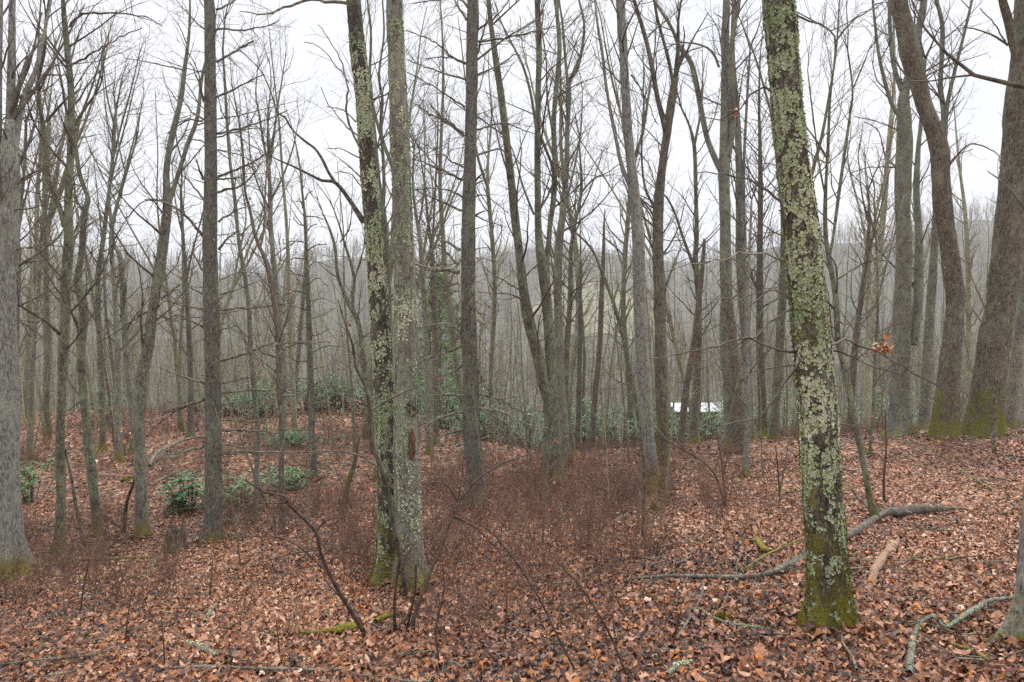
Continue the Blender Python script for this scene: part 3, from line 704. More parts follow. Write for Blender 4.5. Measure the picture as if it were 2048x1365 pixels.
CB = [[(935, 15, 5), (915, 0), (880, 2), (825, 8)], [(932, 128, 5), (900, 105), (870, 85), (812, 60)], [(930, 128, 4), (900, 118), (850, 115)], [(932, 160, 4), (875, 140), (812, 120)], [(930, 215, 4), (870, 175), (815, 145)], [(928, 268, 5), (880, 225), (855, 200)],
      [(927, 272, 5), (890, 245), (850, 225), (820, 200)], [(927, 335, 4), (905, 325), (870, 300), (830, 280)], [(926, 360, 5), (875, 335), (820, 312)], [(925, 395, 4), (890, 380), (825, 378)], [(923, 422, 5), (880, 402), (830, 382)], [(920, 500, 6), (880, 475), (840, 458)],
      [(918, 530, 5), (885, 500), (860, 488)], [(918, 545, 8), (870, 540), (828, 533)], [(915, 567, 4), (870, 575), (830, 590)], [(918, 582, 4), (870, 592), (832, 610)], [(922, 665, 5), (890, 650), (835, 655)], [(925, 692, 5), (890, 708), (848, 722), (835, 745)],
      [(928, 792, 5), (880, 790), (838, 793)], [(930, 825, 5), (900, 825), (860, 845), (838, 860)], [(928, 860, 5), (895, 868), (865, 885)], [(925, 730, 4), (905, 745), (880, 745)], [(930, 700, 5), (924, 675), (922, 655)],
      [(957, 84, 5), (1020, 73), (1111, 55)], [(955, 120, 4), (1010, 75), (1084, 37)], [(955, 108, 5), (968, 60), (985, 10)], [(955, 150, 4), (990, 135), (1035, 110)], [(952, 260, 4), (1005, 250), (1040, 258), (1070, 270)], [(952, 312, 4), (985, 300), (1003, 298), (1018, 318), (1025, 355), (1028, 420)],
      [(948, 367, 5), (970, 340)], [(950, 370, 4), (980, 350)], [(952, 393, 3), (980, 395), (1015, 425)], [(950, 432, 5), (970, 420)], [(950, 432, 3), (1005, 453)], [(952, 200, 3), (965, 160), (970, 110)], [(958, 817, 6), (1000, 825), (1050, 845), (1095, 857)], [(960, 790, 4), (1000, 800), (1040, 820), (1085, 845)],
      [(962, 843, 4), (990, 853), (1020, 865)], [(962, 820, 4), (1000, 840), (1040, 870), (1075, 890)], [(955, 640, 3), (970, 650)], [(955, 625, 4), (970, 632)], [(940, 445, 6), (938, 480), (932, 505), (925, 530)], [(946, 500, 5), (944, 600), (945, 680), (934, 745)], [(952, 720, 4), (965, 760), (985, 790), (990, 815)],
      [(960, 880, 3), (990, 880), (1040, 900)], [(933, 40, 5), (915, 10), (905, -15)], [(956, 60, 4), (990, 35), (1020, 0)]]
build_tree('pine_tree', 'straight middle pine ringed by whorls of curved dead branches, yellow moss at its foot', 'tree', 'pine_bark',
    [(950, 1020, 40), (950, 950, 39), (945, 880, 37), (942, 800, 35), (940, 700, 34), (937, 600, 31), (937, 500, 31), (938, 400, 28), (941, 300, 26), (943, 200, 25), (944, 100, 24), (946, 0, 23)],
    branches=CB, sides=22, step=.07, twigs=2.3, start=.06, blen=1.0, dead=True, flare=.3, seed=17, top=7)
build_tree('bare_tree', 'dark tree right of the middle pine dividing low into a V of stems', 'tree', 'dark_bark',
    [(1108, 968, 48), (1106, 920, 38), (1104, 860, 34), (1102, 810, 34), (1104, 750, 25), (1100, 700, 21), (1093, 600, 22), (1086, 540, 22), (1078, 480, 16), (1076, 400, 14), (1075, 300, 13), (1076, 200, 12), (1078, 100, 12), (1074, 0, 11)],
    limbs=[[(1098, 805, 24), (1086, 760, 25), (1078, 720, 25), (1070, 690, 24), (1055, 630, 23), (1045, 560, 20), (1038, 500, 18), (1028, 420, 17), (1020, 340, 16), (1012, 270, 15), (1003, 200, 14), (993, 130, 13), (983, 60, 10), (977, 0, 9)],
           [(1092, 540, 12), (1097, 495, 11), (1100, 450, 11), (1107, 400, 12), (1110, 330, 12), (1107, 250, 11), (1112, 180, 10), (1119, 100, 10), (1115, 40, 9), (1110, 0, 8)],
           [(1074, 270, 6), (1062, 190, 6), (1045, 130, 5), (1025, 90, 4), (1005, 50, 3)], [(1068, 430, 5), (1045, 370, 4), (1025, 300, 3), (1000, 260, 2)], [(1080, 270, 6), (1100, 320, 6)], [(1108, 280, 5), (1095, 200, 4), (1092, 120, 3), (1080, 40, 3)]],
    sides=20, step=.08, twigs=1.0, start=.4, blen=1.2, flare=.45, seed=18)
build_tree('bare_tree', 'tall grey tree touching the V-shaped tree from behind, with an open fork high up', 'tree', 'grey_bark',
    [(1132, 915, 22), (1126, 830, 19), (1121, 760, 17), (1118, 680, 18), (1116, 600, 18), (1117, 500, 18), (1126, 420, 15), (1133, 330, 11), (1135, 250, 10), (1138, 190, 10), (1137, 165, 9), (1155, 135, 7), (1166, 85, 6), (1168, 45, 5), (1158, 0, 4)],
    limbs=[[(1136, 175, 7), (1130, 110, 6), (1126, 55, 5), (1118, 0, 4)], [(1134, 400, 5), (1150, 330, 4), (1162, 260, 3), (1165, 180, 2)]], d=15, sides=14, twigs=1.2, blen=1.2, seed=19)
build_tree('bare_tree', 'mossy-footed tree right of the V-shaped tree, its thin top spreading in the sky gap', 'tree', 'dark_bark',
    [(1142, 912, 22), (1134, 830, 15), (1131, 750, 13), (1137, 650, 12), (1141, 580, 11), (1142, 500, 9), (1150, 450, 7), (1163, 380, 6), (1160, 310, 4), (1158, 270, 3)],
    limbs=[[(1163, 385, 5), (1185, 360, 4), (1205, 350, 3), (1216, 345, 2)], [(1155, 430, 4), (1180, 380, 3), (1200, 320, 2)], [(1146, 470, 4), (1125, 420, 3), (1118, 360, 2)]], d=17, sides=12, twigs=1.6, blen=1.1, seed=20)
build_tree('dead_conifer', 'reddish dead conifer pole with peeling bark in the middle distance, right of the V-shaped tree', 'tree', 'wood_bark',
    [(1185, 905, 14), (1189, 800, 12), (1199, 700, 12), (1203, 600, 11), (1207, 510, 8), (1208, 450, 4), (1210, 418, 2)], d=19, sides=11, twigs=4.5, start=.12, blen=1.1, dead=True, seed=21)
build_tree('dead_conifer', 'straight greyish dead pole with a broken top, left neighbour of the reddish dead conifer', 'tree', 'pine_bark',
    [(1155, 890, 12), (1158, 780, 11), (1160, 680, 10), (1160, 580, 9), (1162, 518, 8)], d=20, sides=10, twigs=3.0, start=.1, blen=1.0, dead=True, top=0, seed=22)
build_tree('bare_tree', 'thin tree leaning strongly left in front of the hillside, right of the reddish dead conifer', 'tree', 'dark_bark',
    [(1285, 880, 10), (1270, 800, 10), (1252, 700, 9), (1228, 610, 8), (1192, 515, 6), (1172, 485, 5), (1150, 465, 3)], d=16, sides=10, twigs=1.4, blen=.9, seed=23)
T15 = build_tree('bare_tree', 'pale blotched tree right of centre standing on a rounded mossy burl', 'tree', 'pale_bark',
    [(1303, 965, 36), (1298, 900, 30), (1293, 850, 30), (1290, 780, 28), (1285, 700, 27), (1280, 600, 27), (1277, 500, 26), (1270, 400, 22), (1259, 300, 20), (1252, 200, 19), (1247, 100, 18), (1240, 0, 17)],
    limbs=[[(1262, 375, 10), (1250, 350, 9), (1240, 320, 8), (1232, 280, 7), (1222, 230, 7), (1212, 170, 6), (1205, 110, 6), (1195, 50, 5), (1190, 0, 4)]],
    branches=[[(1280, 400, 4), (1300, 430), (1310, 445)], [(1262, 150, 3), (1290, 190), (1315, 250)], [(1272, 300, 3), (1300, 330), (1312, 380)]], sides=20, step=.08, twigs=1.0, start=.5, blen=1.1, flare=.3, seed=24)
build_tree('bare_tree', 'brown tree with mossy knots and a broken-off top, close right of the pale burl-footed tree', 'tree', 'mossy_bark',
    [(1326, 935, 26), (1325, 850, 25), (1322, 750, 25), (1320, 650, 25), (1318, 560, 23), (1315, 480, 23), (1318, 400, 20), (1325, 330, 18), (1335, 260, 17), (1345, 190, 16), (1351, 158, 13)],
    limbs=[[(1332, 268, 12), (1325, 235, 11), (1315, 195, 10), (1305, 140, 10), (1293, 85, 9), (1280, 40, 8), (1268, 0, 7)], [(1346, 170, 7), (1338, 125, 7), (1325, 75, 6), (1315, 40, 6), (1308, 0, 5)], [(1312, 420, 6), (1290, 375, 5), (1283, 300, 4), (1288, 200, 4)]],
    branches=[[(1318, 420, 5), (1300, 410), (1280, 395)]], sides=16, twigs=1.0, start=.4, blen=1.1, top=5, seed=25)
build_tree('broken_snag', 'reddish barkless snag leaning right with a broken tip, before the white roof', 'snag', 'wood_bark',
    [(1362, 880, 15), (1372, 780, 15), (1386, 700, 13), (1398, 600, 11), (1406, 520, 9), (1409, 478, 6)], d=16, sides=12, twigs=.6, blen=.6, dead=True, top=0, seed=26)
build_tree('bare_tree', 'dark slim tree leaning out over the white roof and forking at the hill line', 'tree', 'dark_bark',
    [(1386, 872, 20), (1393, 780, 17), (1396, 700, 14), (1398, 620, 13), (1395, 560, 14), (1391, 520, 11), (1393, 470, 10), (1392, 400, 8), (1390, 320, 8), (1387, 285, 8), (1378, 250, 5), (1362, 215, 4)],
    limbs=[[(1390, 540, 8), (1377, 505, 7), (1364, 470, 6), (1349, 425, 5), (1333, 395, 4), (1320, 385, 3)], [(1389, 290, 6), (1396, 255, 5), (1402, 220, 4), (1406, 175, 3)]], d=17, sides=13, twigs=1.3, blen=1.0, seed=27)
build_tree('bare_tree', 'stout grey tree with a mossy burl and a big limb curving up left', 'tree', 'grey_bark',
    [(1462, 880, 30), (1460, 780, 29), (1454, 680, 28), (1453, 600, 26), (1451, 500, 24), (1450, 420, 23), (1448, 340, 23), (1450, 250, 21), (1453, 150, 20), (1450, 80, 18), (1453, 0, 14)],
    limbs=[[(1444, 345, 14), (1430, 318, 12), (1415, 280, 11), (1405, 235, 11), (1395, 180, 11), (1383, 128, 11), (1370, 108, 10), (1358, 92, 9), (1345, 60, 7), (1322, 22, 6), (1308, 0, 5)], [(1454, 330, 13), (1465, 250, 13), (1463, 180, 12), (1463, 100, 11), (1470, 45, 9), (1478, 0, 8)],
           [(1438, 135, 5), (1425, 105, 5), (1400, 90, 4), (1365, 85, 3)]], d=15, sides=16, twigs=1.0, start=.5, blen=1.2, seed=28)
build_tree('bare_tree', 'brown-barked trunk leaning against the stout grey burled tree', 'tree', 'wood_bark',
    [(1482, 872, 25), (1476, 790, 22), (1468, 700, 20), (1462, 640, 16), (1458, 560, 10)], d=14.5, sides=14, twigs=.3, top=0, seed=29)
build_tree('bare_tree', 'greenish trunk with a twin stem between the stout burled tree and big lichen tree', 'tree', 'grey_lichen_bark',
    [(1500, 850, 18), (1495, 750, 19), (1490, 650, 20), (1483, 550, 20), (1480, 450, 18), (1478, 350, 14), (1475, 260, 13), (1470, 180, 11), (1465, 100, 9), (1468, 0, 8)], limbs=[[(1487, 560, 9), (1489, 480, 8), (1487, 400, 8), (1488, 320, 6), (1494, 200, 5), (1500, 100, 4)]], d=17, sides=14, twigs=1.2, blen=1.1, seed=30)
build_tree('young_tree', 'pale young mossy-footed trunk on open leaves left of the big lichen tree', 'tree', 'pale_bark',
    [(1490, 957, 16), (1493, 900, 13), (1497, 830, 12), (1493, 750, 11), (1494, 650, 10), (1496, 560, 8), (1500, 480, 6), (1503, 400, 4)], sides=12, twigs=.9, blen=.8, seed=31)
build_tree('bare_tree', 'slender mossy tree left of the big lichen tree, straight to its feathery top', 'tree', 'mossy_bark',
    [(1526, 860, 18), (1520, 700, 16), (1520, 600, 14), (1520, 480, 12), (1521, 380, 10), (1520, 300, 8), (1518, 200, 5), (1520, 120, 3)], d=19, sides=12, twigs=2.2, blen=1.3, seed=32)
build_tree('bare_tree', 'brown trunk showing just behind the left edge of the big lichen tree', 'tree', 'dark_bark',
    [(1548, 860, 20), (1556, 740, 19), (1562, 640, 18), (1567, 540, 16), (1568, 470, 14), (1566, 380, 11), (1560, 250, 8), (1556, 120, 6), (1560, 0, 4)], d=18, sides=12, twigs=.9, blen=1.1, seed=33)
HB = [[(1573, 520, 4), (1530, 510), (1480, 507), (1430, 522), (1370, 530), (1330, 545)], [(1600, 702, 5), (1550, 698), (1510, 682), (1480, 680), (1420, 698), (1345, 708), (1300, 720)], [(1598, 728, 5), (1565, 765), (1545, 805), (1520, 835), (1490, 845), (1430, 848), (1390, 872), (1365, 888)],
      [(1588, 615, 4), (1540, 650), (1495, 685), (1440, 715), (1400, 742)], [(1585, 597, 4), (1550, 583), (1510, 590), (1460, 598)], [(1655, 692, 5), (1690, 684), (1720, 690), (1760, 705), (1810, 735), (1870, 765), (1920, 787), (2000, 802)], [(1655, 700, 4), (1700, 710), (1750, 735), (1800, 748)],
      [(1545, 185, 5), (1525, 178), (1500, 190), (1480, 215), (1440, 235), (1410, 236)], [(1565, 405, 5), (1520, 375), (1490, 355), (1450, 350), (1390, 342)], [(1590, 30, 4), (1640, 52), (1655, 65), (1700, 40), (1770, 5)], [(1598, 730, 3), (1560, 735), (1500, 742), (1440, 740)], [(1665, 850, 3), (1720, 852), (1780, 880)]]
TH = build_tree('lichen_covered_tree', 'large leaning tree in front right, crusted all over with pale green lichen, dark mossy foot', 'tree', 'lichen_bark',
    [(1655, 1255, 92), (1657, 1180, 84), (1652, 1080, 82), (1645, 1000, 80), (1640, 900, 78), (1635, 800, 76), (1625, 700, 73), (1615, 600, 71), (1606, 500, 72), (1598, 420, 70), (1589, 350, 66), (1578, 250, 64), (1570, 150, 62), (1563, 60, 62), (1558, 0, 62)],
    branches=HB, sides=56, step=.028, twigs=.5, start=.92, blen=.8, flare=.25, seed=34, rough=.55, bmat='twig')
build_tree('bare_tree', 'thin curving double-stemmed tree just right of the big lichen tree', 'tree', 'dark_bark',
    [(1752, 1048, 18), (1737, 980, 14), (1722, 900, 13), (1705, 820, 14), (1690, 740, 14), (1676, 680, 13), (1672, 600, 12), (1662, 540, 11), (1652, 480, 9), (1650, 420, 8), (1652, 360, 6), (1655, 310, 6), (1660, 200, 5), (1668, 130, 4), (1670, 85, 4), (1660, 62, 3), (1595, 25, 2)],
    limbs=[[(1660, 510, 6), (1667, 470, 6), (1676, 400, 7), (1690, 300, 6), (1700, 230, 5), (1705, 180, 4), (1695, 100, 3)], [(1652, 315, 5), (1635, 285, 4), (1618, 262, 3)], [(1652, 400, 4), (1640, 340, 4), (1632, 280, 3), (1622, 200, 3), (1615, 140, 2)], [(1704, 182, 3), (1722, 140, 3), (1738, 100, 2)]],
    branches=[[(1745, 1030, 7), (1730, 1005), (1705, 980), (1680, 955)], [(1669, 85, 4), (1700, 48), (1740, 18), (1775, -5)], [(1675, 640, 3), (1700, 650), (1730, 630)], [(1670, 560, 4), (1720, 530), (1790, 490), (1830, 478)]], sides=16, step=.06, twigs=1.3, start=.3, blen=.9, seed=35)
build_tree('bare_tree', 'big greenish-grey tree split into several stems, left of the dark mossy leaning tree', 'tree', 'grey_lichen_bark',
    [(1800, 862, 40), (1800, 780, 37), (1802, 700, 36), (1805, 600, 33), (1808, 500, 30), (1805, 400, 31), (1808, 300, 32), (1808, 240, 28), (1808, 190, 20), (1820, 140, 15), (1835, 70, 14), (1848, 0, 13)],
    limbs=[[(1800, 235, 9), (1782, 205, 8), (1766, 150, 7), (1756, 100, 6), (1750, 50, 5), (1745, 0, 4)], [(1802, 180, 10), (1787, 130, 9), (1780, 60, 8), (1778, 0, 7)], [(1826, 690, 18), (1836, 600, 19), (1838, 500, 16), (1836, 440, 14), (1832, 380, 13), (1836, 300, 10), (1842, 240, 8), (1850, 120, 6)]],
    branches=[[(1795, 340, 4), (1775, 310), (1755, 260), (1730, 245)], [(1795, 335, 3), (1740, 335), (1700, 345)], [(1795, 260, 3), (1755, 245), (1710, 230)]], d=15.5, sides=18, twigs=.9, start=.5, blen=1.2, seed=36)
build_tree('bare_tree', 'slender grey tree behind the leaning mossy tree, ending in a narrow two-pronged fork', 'tree', 'grey_bark',
    [(1848, 850, 21), (1854, 720, 20), (1860, 620, 18), (1866, 540, 17), (1872, 440, 15), (1880, 340, 14), (1888, 260, 13), (1886, 215, 10), (1880, 170, 9), (1884, 100, 9), (1884, 50, 8), (1873, 0, 7)], limbs=[[(1890, 250, 9), (1896, 200, 8), (1910, 140, 7), (1925, 80, 6), (1944, 0, 5)]], d=17.5, sides=14, twigs=1.1, start=.5, blen=1.2, seed=37)
build_tree('mossy_tree', 'dark brown mossy tree leaning up to the left, with an elbow and bright moss foot', 'tree', 'mossy_bark',
    [(1888, 842, 48), (1896, 760, 42), (1905, 680, 38), (1910, 600, 36), (1899, 500, 33), (1886, 420, 35), (1881, 350, 34), (1879, 300, 35), (1866, 255, 31), (1847, 205, 31), (1832, 150, 35), (1818, 95, 38), (1804, 30, 33), (1798, 0, 32)],
    branches=[[(1892, 340, 4), (1920, 305), (1950, 290), (1990, 310), (2000, 335)], [(1898, 330, 3), (1920, 310), (1945, 300)]], d=14.0, sides=22, step=.07, twigs=.35, start=.6, blen=1.0, flare=.18, seed=38)
build_tree('mossy_tree', 'thickest brown trunk near the right edge, leaning right, with a green mossy limb high up', 'tree', 'mossy_bark',
    [(1966, 848, 70), (1978, 760, 62), (1988, 690, 60), (2003, 600, 57), (2014, 500, 55), (2025, 400, 54), (2036, 300, 53), (2040, 200, 55), (2054, 100, 52), (2060, 0, 50)],
    limbs=[[(2040, 135, 19), (2026, 85, 17), (2017, 45, 16), (2007, 10, 15), (2000, -20, 13)]],
    branches=[[(2015, 90, 4), (1980, 70), (1940, 60), (1910, 58)], [(2015, 92, 3), (1985, 45), (1960, 20)]], d=14.5, sides=26, step=.08, twigs=.3, start=.6, blen=1.0, flare=.15, seed=39)
build_tree('bare_tree', 'narrow grey trunk leaning right at the right edge, behind the thickest brown trunk', 'tree', 'grey_bark',
    [(2018, 850, 24), (2030, 740, 22), (2042, 640, 20), (2055, 520, 18), (2070, 380, 16), (2085, 200, 14)], d=17, sides=12, twigs=.9, blen=1.1, seed=40)
build_tree('pale_tree', 'pale rotting trunk at the lower right corner with a yellow mossy foot', 'tree', 'pale_bark',
    [(2044, 1288, 62), (2052, 1200, 46), (2060, 1100, 40), (2072, 950, 38), (2088, 700, 36), (2100, 400, 34), (2110, 100, 30)], sides=26, step=.05, twigs=.3, start=.7, blen=1.0, flare=.5, seed=41)
for nm, wp, dd, lb, mt in (
    ('bare_tree', [(236, 830, 14), (235, 700, 12), (232, 620, 11), (228, 560, 10), (222, 480, 9), (232, 420, 7), (252, 350, 5), (270, 290, 4)], 17, 'grey tree bending right, between the swollen-elbow tree and the leaning two-stemmed tree', 'grey_bark'),
    ('bare_tree', [(268, 840, 16), (258, 750, 15), (250, 650, 14), (246, 570, 13), (240, 510, 10), (228, 490, 8), (222, 440, 7), (218, 380, 6), (228, 300, 5), (232, 220, 4)], 18, 'grey tree with a kinked neck, close left of the leaning two-stemmed tree', 'grey_bark'),
    ('bare_tree', [(205, 820, 13), (200, 700, 12), (196, 600, 11), (196, 550, 10), (205, 490, 9), (215, 410, 7), (224, 330, 6), (228, 250, 5), (240, 180, 3)], 18.5, 'tree with long upswept stems right of the swollen-elbow tree', 'dark_bark'),
    ('bare_tree', [(60, 880, 12), (62, 780, 12), (70, 650, 10), (78, 560, 9), (85, 450, 8), (96, 350, 6), (100, 240, 4)], 18, 'thin grey tree beside the left-edge oak, leaning slightly right', 'grey_bark'),
    ('bare_tree', [(30, 900, 14), (30, 800, 13), (32, 650, 13), (36, 540, 12), (36, 460, 9), (48, 350, 6), (52, 250, 5)], 14, 'brown tree hugging the right side of the left-edge oak', 'wood_bark'),
    ('bare_tree', [(380, 880, 13), (382, 780, 12), (378, 660, 11), (372, 560, 9), (366, 470, 7), (362, 380, 5)], 20, 'slim tree between the leaning two-stemmed tree and the left pine', 'pine_bark'),
    ('bare_tree', [(1738, 915, 7), (1746, 820, 6), (1750, 720, 6), (1756, 600, 5), (1752, 480, 4), (1748, 400, 3)], None, 'very thin dark sapling standing right of the curving double-stemmed tree', 'dark_bark'),
    ('bare_tree', [(1700, 850, 15), (1706, 740, 14), (1716, 640, 12), (1730, 540, 10), (1738, 450, 7), (1736, 380, 4)], 19, 'reddish tree leaning right behind the curving double-stemmed tree', 'wood_bark')):
    k_ = 50 + wp[0][0] % 37
    lim = [[(wp[-3][0], wp[-3][1], wp[-3][2] * .8), (wp[-3][0] + 14, wp[-3][1] - 60, 4), (wp[-3][0] + 38, wp[-3][1] - 150, 3), (wp[-3][0] + 52, wp[-3][1] - 210, 2)], [(wp[-2][0], wp[-2][1], wp[-2][2] * .7), (wp[-2][0] - 14, wp[-2][1] - 60, 3), (wp[-2][0] - 22, wp[-2][1] - 140, 2)]]
    build_tree(nm, lb, 'tree', mt, wp, limbs=lim, d=dd, sides=11, twigs=1.6, blen=1.0, seed=k_)

# lichen and moss growing on the three nearest trunks, as relief
def path_of(info):
    ring = info[0]; c = ring.mean(axis=1); return np.concatenate([c, np.zeros((len(c), 1))], 1)
for (root, b, d, info, _), n, sz, lo, thr, sd in ((TH, 30000, .0085, .12, .49, 3), (TL, 20000, .0085, .1, .50, 5), (TR, 12000, .0085, .2, .56, 8)):
    flakes(info, path_of(info), n, sd, sz, lo, 5.2, thr, b, 'lichen', 'lichen', root, freq=15.0 if root is not TR[0] else 8.0)
flakes(TH[3], path_of(TH[3]), 9000, 31, .011, -.1, .75, .36, TH[1], 'moss', 'moss', TH[0], 'moss')
flakes(TH[3], path_of(TH[3]), 5000, 41, .014, .9, 4.6, .68, TH[1], 'moss', 'moss', TH[0], 'moss', freq=4.0)
flakes(TL[3], path_of(TL[3]), 3500, 32, .011, -.1, .5, .45, TL[1], 'moss', 'moss', TL[0], 'moss')
flakes(TR[3], path_of(TR[3]), 3500, 33, .011, -.1, .5, .42, TR[1], 'moss', 'moss', TR[0], 'moss')

# leaves that have drifted against the foot of each trunk
def banked():
    rs = np.random.RandomState(91); V, Fc, T, off = [], [], [], 0
    for b, r0 in BASES:
        if b[1] > 16: continue
        for k in range(int(60 + 260 * r0)):
            a = rs.uniform(0, 6.28); q = rs.uniform(0, 1) ** 1.5; rr = r0 * 1.25 + .02 + .28 * q; x, y = b[0] + rr * cos(a), b[1] + rr * sin(a)
            tv, tf = leaf_template(k % 3, 4, rs, (rs.uniform(-1, 1), rs.uniform(-1, 1), rs.uniform(-1, 1))); R_ = rot_mats(rs.uniform(0, 6.28, 1), np.abs(rs.normal(.3, .4, 1)), rs.uniform(0, 6.28, 1))[0]
            V.append(tv @ R_.T * rs.uniform(.04, .085) + np.array([x, y, gz(x, y) + .02 + .07 * (1 - q) * rs.uniform(.3, 1)])); Fc.append(tf + off); off += len(tv); T += [rs.beta(1.4, 1.9) * .8] * len(tv)
    obj('banked_leaves', mesh_np('banked_leaves', np.concatenate(V), [np.concatenate(Fc)], M['leaf'], T, smooth=False), FLOOR, None, kind='stuff')
banked()

# ------------------------------------------------------------------ the forest behind: a few trees grown once, then copied one by one
def proto(kind, seed, H, r0):
    rs = random.Random(seed); W = Wood(); T = Wood()
    def stem(p, d, L, r, n, wob, upk, rt):
        rows = [(p[0], p[1], p[2], r)]
        for k in range(1, n + 1):
            d = norm((d[0] + rs.gauss(0, wob), d[1] + rs.gauss(0, wob), d[2] + upk)); p = tuple(p[i] + d[i] * L / n for i in range(3))
            rows.append((p[0], p[1], p[2], r + (rt - r) * (k / n) ** .9))
        return catmull(rows, .45), d
    out = []
    if kind == 'tree':
        h1 = H * rs.uniform(.4, .65); a, d = stem((0, 0, -.3), norm((rs.gauss(0, .05), rs.gauss(0, .05), 1)), h1, r0, 6, .06, .12, r0 * .7)
        out.append((a, .45)); tip = tuple(a[-1, :3]); n = rs.choice((1, 2, 2, 3))
        for j in range(n):
            b, _ = stem(tip, turned(d, rs.uniform(.12, .42) if n > 1 else .06, 6.28 * j / n + rs.random()), (H - h1) * rs.uniform(.8, 1.05), a[-1, 3] * (.8 if n > 1 else .95), 6, .09, .08, .012); out.append((b, .05))
        dn = 2.1
    else:
        a, d = stem((0, 0, -.3), norm((rs.gauss(0, .04), rs.gauss(0, .04), 1)), H, r0, 8, .035, .1, .008); out.append((a, .12 if kind == 'conifer' else .25)); dn = 2.6
    for pth, st in out:
        for i in range(len(pth)): pass
        T.add([tuple(x) for x in pth[:, :3]], list(pth[:, 3]), 7)
        s = np.linalg.norm(np.diff(pth[:, :3], axis=0), axis=1).sum(); n = int(s * dn)
        for j in range(n):
            t = st + (1 - st) * (j + rs.random()) / n; f = t * (len(pth) - 1); q = at_arc(pth, f); i = min(int(f), len(pth) - 2)
            dv = norm(tuple(pth[i + 1, :3] - pth[i, :3]))
            if kind == 'conifer':
                grow(W, tuple(q[:3]), turned((0, 0, 1), rs.uniform(1.2, 1.8), rs.uniform(0, 6.28)), rs.uniform(.3, 1.3) * (1.2 - .7 * t), max(.004, q[3] * .16), 1, 2, rs, .0, .12, (2, 2.4, 2), rmin=.003)
            elif kind == 'sapling':
                grow(W, tuple(q[:3]), turned(dv, rs.uniform(.7, 1.25), rs.uniform(0, 6.28)), rs.uniform(.4, 1.4) * (1.2 - .6 * t), max(.003, q[3] * .35), 1, 3, rs, .015, .14, (2, 3.5, 4), rmin=.003)
            else:
                L = rs.uniform(.8, 2.6) * (1.2 - .5 * t)
                grow(W, tuple(q[:3]), turned(dv, rs.uniform(.4, 1.0), rs.uniform(0, 6.28)), L, max(.006, min(q[3] * .4, .03)), 1, 3, rs, .10, .15, (2, 3.0, 3.2), rmin=.005)
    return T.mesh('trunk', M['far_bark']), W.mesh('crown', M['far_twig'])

KINDS = {'bare_tree': [proto('tree', 300 + k, H, r) for k, (H, r) in enumerate(((17, .13), (19, .16), (15, .10), (18, .12), (14, .09), (20, .18), (16, .11)))],
         'dead_conifer': [proto('conifer', 400 + k, H, r) for k, (H, r) in enumerate(((11, .085), (9, .07), (13, .10), (8, .06)))],
         'bare_sapling': [proto('sapling', 500 + k, H, r) for k, (H, r) in enumerate(((5, .028), (6.5, .035), (4, .022), (7.5, .045)))]}
INFO = {'bare_tree': ('bare grey tree ', 'tree', 'bare trees '),
        'dead_conifer': ('slim bristly dead conifer ', 'tree', 'dead conifers '),
        'bare_sapling': ('thin leafless sapling ', 'sapling', 'bare saplings ')}

PLACES = ((95, 'behind the left-edge oak'), (170, 'behind the slim straight dark tree'), (235, 'right of the swollen-elbow tree'), (330, 'behind the leaning two-stemmed tree'), (415, 'just left of the left pine'), (500, 'just right of the left pine'), (590, 'around the orange-scarred thin tree'),
          (690, 'around the slender dead conifer'), (770, 'behind the left twin trunk'), (845, 'behind the right twin trunk'), (915, 'between twin trunks and middle pine'), (1000, 'just right of the middle pine'), (1060, 'left of the V-shaped tree'), (1130, 'behind the V-shaped tree'), (1195, 'by the reddish dead conifer'),
          (1265, 'left of the pale burl-footed tree'), (1345, 'behind the pale burl-footed tree'), (1445, 'around the white roof'), (1520, 'by the stout burled tree'), (1620, 'behind the big lichen tree'), (1710, 'behind the curving double-stemmed tree'), (1800, 'left of the greenish multi-stemmed tree'),
          (1900, 'behind the dark mossy leaning tree'), (2000, 'behind the thickest brown trunk'), (9999, 'at the right edge'))
def seen_at(x, y):
    px = 1024 + F * x / y
    return ('near the rise ' if y < 26 else 'in the middle of the wood ' if y < 42 else 'deep in the wood ') + next(t for e, t in PLACES if px < e)

def plant(kind, x, y, sc, rz, rs, tilt=.065):
    tm, cm = KINDS[kind][rs.randrange(len(KINDS[kind]))]; lb, cat, grp = INFO[kind]; s = seen_at(x, y)
    lb, grp = lb + s, grp + s
    r = thing(kind, (x, y, gz(x, y)), lb, cat, grp, rz); r.rotation_euler = (rs.gauss(0, tilt), rs.gauss(0, tilt), rz); r.scale = (sc, sc, sc)
    obj('trunk', tm, r); obj('crown', cm, r)

def spread(n, d0, d1, u, gap, rs, ok=lambda x, y: True, power=1.0):
    pts = []; tries = 0
    while len(pts) < n and tries < n * 60:
        tries += 1
        d = d0 + (d1 - d0) * rs.random() ** power; t = rs.uniform(-u, u); x, y = t * d, d
        if not ok(x, y) or any((x - a) ** 2 + (y - b) ** 2 < gap * gap for a, b in pts): continue
        pts.append((x, y))
    return pts

